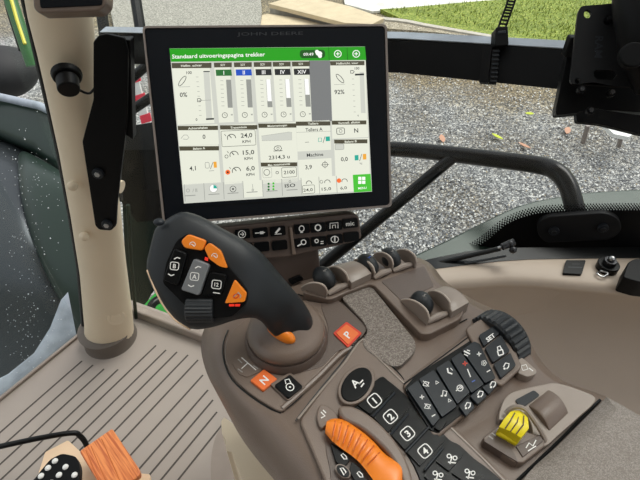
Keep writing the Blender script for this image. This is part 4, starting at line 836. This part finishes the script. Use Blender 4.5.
for i, (a, b) in enumerate(zip(L2, R2)):
    hz = .019-(.0012 if (i % 4 == 0 and 4 < i < 36) else 0); A0 = CON.P(a.x, a.y, .006); A1 = CON.P(a.x, a.y, hz*.8); B1 = CON.P(b.x, b.y, hz*.85); B0 = CON.P(b.x, b.y, .006); mA = A1.lerp(B1, .25)+Z*.003; mB = A1.lerp(B1, .7)+Z*.004
    rings.append([A0, A1, mA, mB, B1, B0])
MB().loft(rings, 'orange').build('throttle_lever', cs, ang=70)
gm = MB()
for t in range(8):
    i = 7+t*4; a, b = L2[i], R2[i]; gm.tube([CON.P(*(a.lerp(b, .2)), .0195), CON.P(*(a.lerp(b, .55)), .0205), CON.P(*(a.lerp(b, .9)), .0185)], .0006, 'orange_dark', 6)
gm.build('grip_grooves', cs)
bz = .007
MB().prism(CON, spline([(327, 436), (332, 441), (348, 454), (362, 468), (370, 482), (374, 500), (350, 520), (334, 500), (330, 470), (326, 450)], 4), bz, 0, 'taupe_dark').build('fan_base', cs, .001)
for poly, (x, y) in [([(330, 442), (340, 448), (350, 459), (345, 466), (336, 462)], (344, 457)), ([(352, 461), (360, 468), (366, 479), (362, 492), (352, 476), (349, 470)], (360, 475))]:
    m = MB(); m.prism(CON, fillet(poly, 2), bz+.004, bz-.001, 'black_key'); m.stroke(CON, [(x-3, y-2), (x-1, y-3.5), (x+2, y-1), (x+3, y+2), (x, y+2)], 1.1, bz+.0042, 'white_mark', True); m.build('fan_button', cs, .0006)
m = MB(); m.prism(CON, ell(343, 471, 9, 5.5, .7, 20), bz+.005, bz-.001, 'taupe'); m.prism(CON, ell(343, 471, 7.6, 4.4, .7, 20), bz+.006, bz, 'black_key'); m.stroke(CON, [(340, 468), (343, 468), (346, 472), (344, 475)], 1.1, bz+.0063, 'white_mark', True); m.build('fan_button', cs)
# lower deck and yellow lever
m = MB(); m.prism(CON, fillet([(482, 438), (500, 424), (512, 428), (545, 436), (545, 446), (523, 463), (514, 462)], 3), .010, -.004, 'taupe'); m.build('lever_housing', cs, .002)
m = MB(); m.prism(CON, [(516, 446), (541, 434), (543, 441), (523, 457)], .0115, .009, 'taupe_dark'); m.stroke(CON, [(526, 448), (529, 443), (533, 446), (536, 440)], 1.2, .0118, 'white_mark'); m.stroke(CON, [(528, 451), (536, 446)], 1.2, .0118, 'white_mark'); m.build('lever_label', cs, .0005)
m = MB(); m.prism(CON, [(484, 441), (499, 428), (515, 455), (518, 462), (508, 456)], .0112, .0, 'taupe_dark'); m.stroke(CON, [(489, 436), (493, 439)], 1.3, .0115, 'grey_mark'); m.stroke(CON, [(492, 433), (496, 436)], 1.1, .0115, 'grey_mark'); m.build('lever_slot', cs)
m = MB(); yl = [((500, 434), (515, 444)), ((499, 427), (521, 438)), ((504, 419), (529, 428)), ((510, 412), (528, 418)), ((515, 410), (524, 413))]; hz = [.012, .026, .031, .028, .016]
rings = []
for (a, b), h in zip(yl, hz):
    A1, B1 = CON.P(*a, h), CON.P(*b, h); rings.append([A1-Z*.012, A1, A1.lerp(B1, .5)+Z*.002, B1, B1-Z*.012])
m.loft(rings, 'yellow')
for t in (.25, .5, .75):
    m.tube([rings[1][1].lerp(rings[1][3], t)+Z*.0016, rings[2][1].lerp(rings[2][3], t)+Z*.002, rings[3][1].lerp(rings[3][3], t)+Z*.0012], .0006, 'taupe_dark', 6)
m.build('yellow_lever', cs, .0012, seg=2, ang=50)
MB().prism(CON, spline([(500, 420), (502, 404), (509, 394), (522, 389), (540, 385), (556, 383), (578, 389), (596, 399), (580, 416), (562, 432), (545, 446), (534, 440), (531, 424), (522, 412)], 5), .008, -.01, 'taupe_light').build('lever_cover', cs, .003, seg=3)
hh = MB(); rings = []
for s_ in (0, .06, .94, 1):
    ring = []
    for k in range(11):
        t = k/10; a = CON.P(529+19*t, 407-14*t, .0); b = CON.P(548+18*t, 433-17*t, .0)
        ring.append(a.lerp(b, s_))
    rings.append(ring)
A, B, C2, E = CON.P(527, 408, .004), CON.P(547, 392, .004), CON.P(567, 415, .004), CON.P(548, 433, .004); rings = []
for s_ in (0, .08, .92, 1):
    P0 = A.lerp(E, 0).lerp(B, s_); P1 = E.lerp(C2, s_); rings.append([P0.lerp(P1, k/12)+Z*.011*math.sin(math.pi*(k/12*.86+.07))**.6*(1 if 0 < s_ < 1 else .9) for k in range(13)]+[P1-Z*.004, P0-Z*.004])
hh.loft(rings, 'taupe').build('thumb_roller', cs, .0008)
MB().prism(CON, fillet([(515, 400), (534, 390), (540, 395), (522, 408)], 2), .0095, .006, 'slate_key').build('roller_slot', cs)
# arch lip around yellow lever
MB().tube(spline([CON.P(*p, h) for p, h in [((506, 413), .012), ((512, 408), .018), ((520, 407), .022), ((527, 411), .022), ((535, 422), .019), ((543, 435), .012), ((545, 441), .008)]], 5, False), .0022, 'taupe_light', 8).build('lever_arch', cs)
MB().tube([CON.P(517, 481, .001), CON.P(560, 440, .001), CON.P(600, 400, .001)], .0016, 'gasket', 6).build('seam', cs)
# armrest cushion
ao = [(521, 484), (562, 442), (602, 402), (612, 400), (660, 428), (760, 490), (720, 640), (500, 560)]; ai = [(556, 484), (588, 442), (613, 412), (620, 410), (664, 436), (745, 495), (710, 620), (520, 560)]
ROa = spline(ao, 5); RIa = spline(ai, 5); md = [a.lerp(b, .8) for a, b in zip(ROa, RIa)]
MB().loft([[CON.P(p.x, p.y, .0) for p in ROa], [CON.P(p.x, p.y, .006) for p in ROa], [CON.P(p.x, p.y, .012) for p in md], [CON.P(p.x, p.y, .014) for p in RIa]], 'arm_speck').build('armrest_cushion', cs, ang=60)
# ================================================================== JOYSTICK
jt = thing('joystick', 'dark grey angled joystick grip with orange buttons on console', 'joystick', CON.P(288, 345))
jb = CON.P(287, 341)
def offr(c, prof, m, n=40, sq_=1.0): return MB().tube([c+Z*z for r, z in prof], [r for r, z in prof], m, n)
MB().tube([jb+Vector((0, 0, z)) for r, z in [(.050, 0), (.050, .008), (.047, .013)]], [.0445, .0445, .042], 'taupe_dark', 44).build('boot_base', jt, ang=60)
prof = [(.036, .009), (.040, .013), (.0415, .018), (.040, .024), (.034, .028), (.026, .032), (.020, .040), (.01, .046)]
MB().tube([jb+Vector((.0, .0, z)) for r, z in prof], [r for r, z in prof], 'taupe', 44).build('boot', jt, ang=60)
secs = [((153, 236), (147, 260), .444, .006), ((156, 228), (147, 272), .444, .011), ((164, 221), (153, 288), .445, .015), ((181, 212), (170, 314), .446, .018), ((200, 216), (190, 328), .446, .019), ((222, 228), (212, 326.5), .446, .020), ((244, 240), (236, 319), .448, .0205), ((261, 252), (253, 317), .455, .0205), ((278, 272), (262, 321), .465, .020), ((293, 290), (269, 329), .476, .019), ((303, 302), (274, 334), .488, .0185), ((310, 314), (281, 341), .497, .018), ((313, 323), (287, 344), .503, .016), ((313, 331), (293, 349), .508, .014)]
import itertools
def densify(secs, n=3):
    a = spline([s[0] for s in secs], n, False); b = spline([s[1] for s in secs], n, False); d = spline([(s[2], s[3]) for s in secs], n, False)
    return [(tuple(p), tuple(q), e.x, e.y) for p, q, e in zip(a, b, d)]
MB().loft(shell(densify(secs), 'x', 36, 3.0), 'grip').build('grip', jt, ang=70)
JP = Plane(D(200, 270, .427), -F_*1+R_*-.0)
# inset panel
pan = fillet([(187, 233), (206, 240), (221, 252), (230, 268), (238, 277), (248, 292), (246, 304), (232, 317), (205, 319), (190, 311), (175, 296), (162, 283), (166, 262), (176, 241)], 4, 4)
MB().prism(JP, pan, .0015, -.006, 'black').build('face_panel', jt, .0008)
def jk(poly, m_, marks, name, h=.005, r=2, lab=None, bev=.0012):
    m = MB(); m.prism(JP, fillet(poly, r, 4), h, 0, m_); marks(m, h+.0002); return m.build(name, jt, bev, seg=3, label=lab)
def tg(m, h, x, y, mm='white_mark'): m.stroke(JP, [(x+2.8*math.cos(a), y+2.6*math.sin(a)) for a in [k*.5-3.4 for k in range(9)]], .7, h, mm); m.stroke(JP, [(x+2, y+2), (x-1, y-.5)], .9, h, mm)
jk([(180.5, 241), (188, 234), (206, 240.5), (202.5, 251), (184, 248)], 'orange', lambda m, h: tg(m, h, 192.5, 244.5), 'speed_button', .006, 3)
jk([(204, 248), (209, 242.5), (220, 250.5), (227.5, 268.5), (219.5, 266.5), (209, 259)], 'orange', lambda m, h: tg(m, h, 214.5, 256), 'speed_button', .006, 2.5)
jk([(234.5, 279.5), (246.5, 293.5), (244.5, 302), (224.5, 303.5)], 'orange', lambda m, h: (m.stroke(JP, ell(236, 296, 2.6, 2, -.4, 10), 1, h, 'red_edge', True), m.stroke(JP, [(238, 292), (241, 296), (240, 298)], 1, h, 'grey_mark'), m.stroke(JP, [(233, 297), (238, 293)], .8, h, 'grey_mark')), 'triangle_button', .006, 2)
m = MB(); m.prism(JP, [(229, 304.2), (234, 304.2), (234, 306.4), (229, 306.4)], .003, .0, 'red_light'); m.prism(JP, [(235, 304.2), (240, 304.2), (239.5, 306.4), (235, 306.4)], .003, .0, 'red_light'); m.build('indicator_light', jt)
MB().prism(JP, [(205, 257), (208, 258), (207.5, 261), (204.5, 260)], .003, 0, 'red_light').build('indicator_light', jt)
def boxed(m, h, t, x, y, s_=5, hp=4.5): m.text(JP, t, x, y, hp, .12, h, 'white_mark', bold=.02); c, q = math.cos(.12), math.sin(.12); m.stroke(JP, fillet([(x+u*s_*c-v*s_*q, y+u*s_*q+v*s_*c) for u, v in [(-1, -.9), (1, -.9), (1, .9), (-1, .9)]], 2, 3), .8, h, 'white_mark', True)
def arc(m, h, x, y, s_): m.stroke(JP, [(x-3, y-1.2*s_), (x, y+.6*s_), (x+3.2, y-.4*s_)], 1.1, h, 'white_mark')
jk([(174, 248.5), (187, 253.5), (178, 286), (162.5, 280)], 'black_key', lambda m, h: (boxed(m, h, 'B', 174.5, 266, 4.2, 4.5), arc(m, h, 177, 258, -1), arc(m, h, 171, 275, 1)), 'rocker_switch', .0065, 3)
jk([(193.5, 258.5), (209.5, 264.5), (199, 296), (180.5, 290)], 'grey_key', lambda m, h: (boxed(m, h, 'A', 194.5, 276.5, 4.2, 4.5), arc(m, h, 198, 267, -1), arc(m, h, 191, 286, 1)), 'rocker_switch', .0075, 3)
jk([(210, 272), (227, 275), (221, 296), (202, 296)], 'black_key', lambda m, h: (boxed(m, h, '12', 216.5, 284.5, 4.6, 3.8), m.stroke(JP, [(213, 292.5), (220, 293.5)], .9, h, 'white_mark')), 'rocker_switch', .0055, 3)
m = MB(); whc = JP.P(201, 309, -.004); wr = .012
rings = []
for off in (-.012, -.011, .011, .012):
    rings.append([whc+R_*off+(-F_*math.cos(a)+U_*math.sin(a))*(wr*(1 if abs(off) < .0115 else .92)*(1 if k % 2 else .95)) for k, a in [(k, 2*math.pi*k/48) for k in range(48)]])
m.loft(rings, 'rubber').build('thumb_wheel', jt, ang=20)
# orange accent at the neck, thin brown seam along the underside
MB().ball(CON.P(281, 333, .036), (.017, .0075, .009), 'orange', (Vector((.85, -.5, -.2)).normalized(), Vector((.5, .85, 0)).normalized(), Vector((.17, -.1, 1)).normalized())).build('neck_button', jt)
sp_ = spline([D(147, 270, .436), D(160, 300, .434), D(174, 319, .434), D(190, 329.5, .434)], 5, False)
MB().tube(sp_, .0008, 'wood_pale', 6).build('edge_seam', jt)
MB().ball(D(159, 222, .432), (.005, .004, .003), 'slate_key').build('top_button', jt)
# ================================================================== things on the floor, lower left
LZ = .12
wq = Plane((0, 0, LZ), Z)
def dirang(a, b, pl): v = pl.P(*b)-pl.P(*a); return math.atan2(v.y, v.x)
WOOD_ANG = 0
aw = dirang((80, 452), (97, 480), wq); WOOD_ANG = aw-math.pi/2
wood_mat()
WB = Plane((0, 0, .20), Z)
wb = thing('wooden_board', 'orange varnished wooden board leaning above the floor mat', 'board', WB.P(110, 460))
m = MB(); m.prism(WB, fillet([(79, 451), (112, 428), (140, 470), (140, 475), (108, 499)], 2.5), 0, -.015, 'wood_orange'); 
for t in (.14, .3, .62): m.stroke(WB, [(79+33*t+2, 451-23*t+2), (104+36*t, 508-20*t)], .8, .0003, 'orange_dark')
m.build('block', wb, .003, seg=3)
PW = Plane((0, 0, .14), Z)
o = MB().prism(PW, fillet([(45, 452), (68, 440), (100, 470), (150, 474), (150, 500), (30, 500)], 2), 0, -.012, 'wood_pale').build('pale_board', bevel=.001); tag(o, 'pale unvarnished wooden board under the orange board', 'board')
SBp = Plane((0, 0, .20), Z)
sp2 = thing('studded_pad', 'black rubber pad with round silver studs at bottom left', 'pad', SBp.P(60, 468))
MB().prism(SBp, fillet([(40, 471), (50, 459), (62, 453), (76, 456), (80, 466), (78, 490), (26, 490)], 4), 0, -.018, 'black').build('pad', sp2, .003)
for (x, y) in [(55, 461), (48, 468), (41, 476), (65.5, 467), (59, 475), (74.5, 475), (51, 483), (69, 485)]:
    m = MB(); q = SBp.P(x, y, .001); m.ball(q, (.0058, .0058, .004), 'white_mark', n=8); m.build('stud', sp2)
m = MB(); m.tube(spline([D(-20, 451, 1.0), D(0, 446.5, 1.0), D(40, 438, 1.02), D(72, 433, 1.04), D(80, 436, 1.05), D(86, 444, 1.06), D(90, 458, 1.08)], 6, False), .0058, 'tube_black', 12)
tag(m.build('bent_rod'), 'thin bent black metal rod crossing above floor at bottom left', 'rod')
m = MB()
for x0, x1, y0, y1 in [(-.9, 1.0, -1.25, -.25), (-.9, 1.0, .75, 1.05), (-.9, -.35, -.25, .75), (.65, 1.0, -.25, .75)]: m.box(Vector(((x0+x1)/2, (y0+y1)/2, 1.78)), X, Y, Z, x1-x0, y1-y0, .06, 'post_cream')
m.build('unseen_ceiling', kind='structure')  # unseen cab roof, added to shade the interior and darken reflections
MB().box(Vector((.15, .25, 1.78)), X, Y, Z, 1.0, 1.0, .005, 'pane_glass').build('added_hatch', kind='structure')  # unseen roof hatch, added so light from above brightens the cab
MB().box(Vector((-.2, -1.25, .8)), X, Y, Z, 2.2, .06, 1.9, 'taupe_dark').build('unseen_wall_rear', kind='structure')  # unseen wall behind the camera, added to darken reflections
# ================================================================== light
w = bpy.data.worlds.new('world'); SC.world = w; w.use_nodes = True; nt = w.node_tree; N = nt.nodes; L = nt.links
bg = N['Background']; tc = N.new('ShaderNodeTexCoord'); sx = N.new('ShaderNodeSeparateXYZ'); cr = N.new('ShaderNodeValToRGB')
L.new(tc.outputs['Generated'], sx.inputs[0]); L.new(sx.outputs['Z'], cr.inputs[0])
e = cr.color_ramp.elements; e[0].position = 0; e[0].color = (.35, .37, .33, 1); e[1].position = .25; e[1].color = (.8, .84, .9, 1); e2 = e.new(1); e2.color = (.95, .97, 1, 1)
L.new(cr.outputs[0], bg.inputs[0]); bg.inputs[1].default_value = .82
su = bpy.data.lights.new('sun', 'SUN'); su.energy = 2.6; su.angle = .7; su.color = (1, .97, .92); so = bpy.data.objects.new('sun', su); COL.objects.link(so)
so.rotation_euler = Vector((-.45, -.35, -1)).to_track_quat('-Z', 'Y').to_euler(); so.location = (3, 3, 5)
SC.view_settings.view_transform = 'Standard'; SC.view_settings.look = 'None'; SC.view_settings.gamma = 1; SC.view_settings.exposure = .42
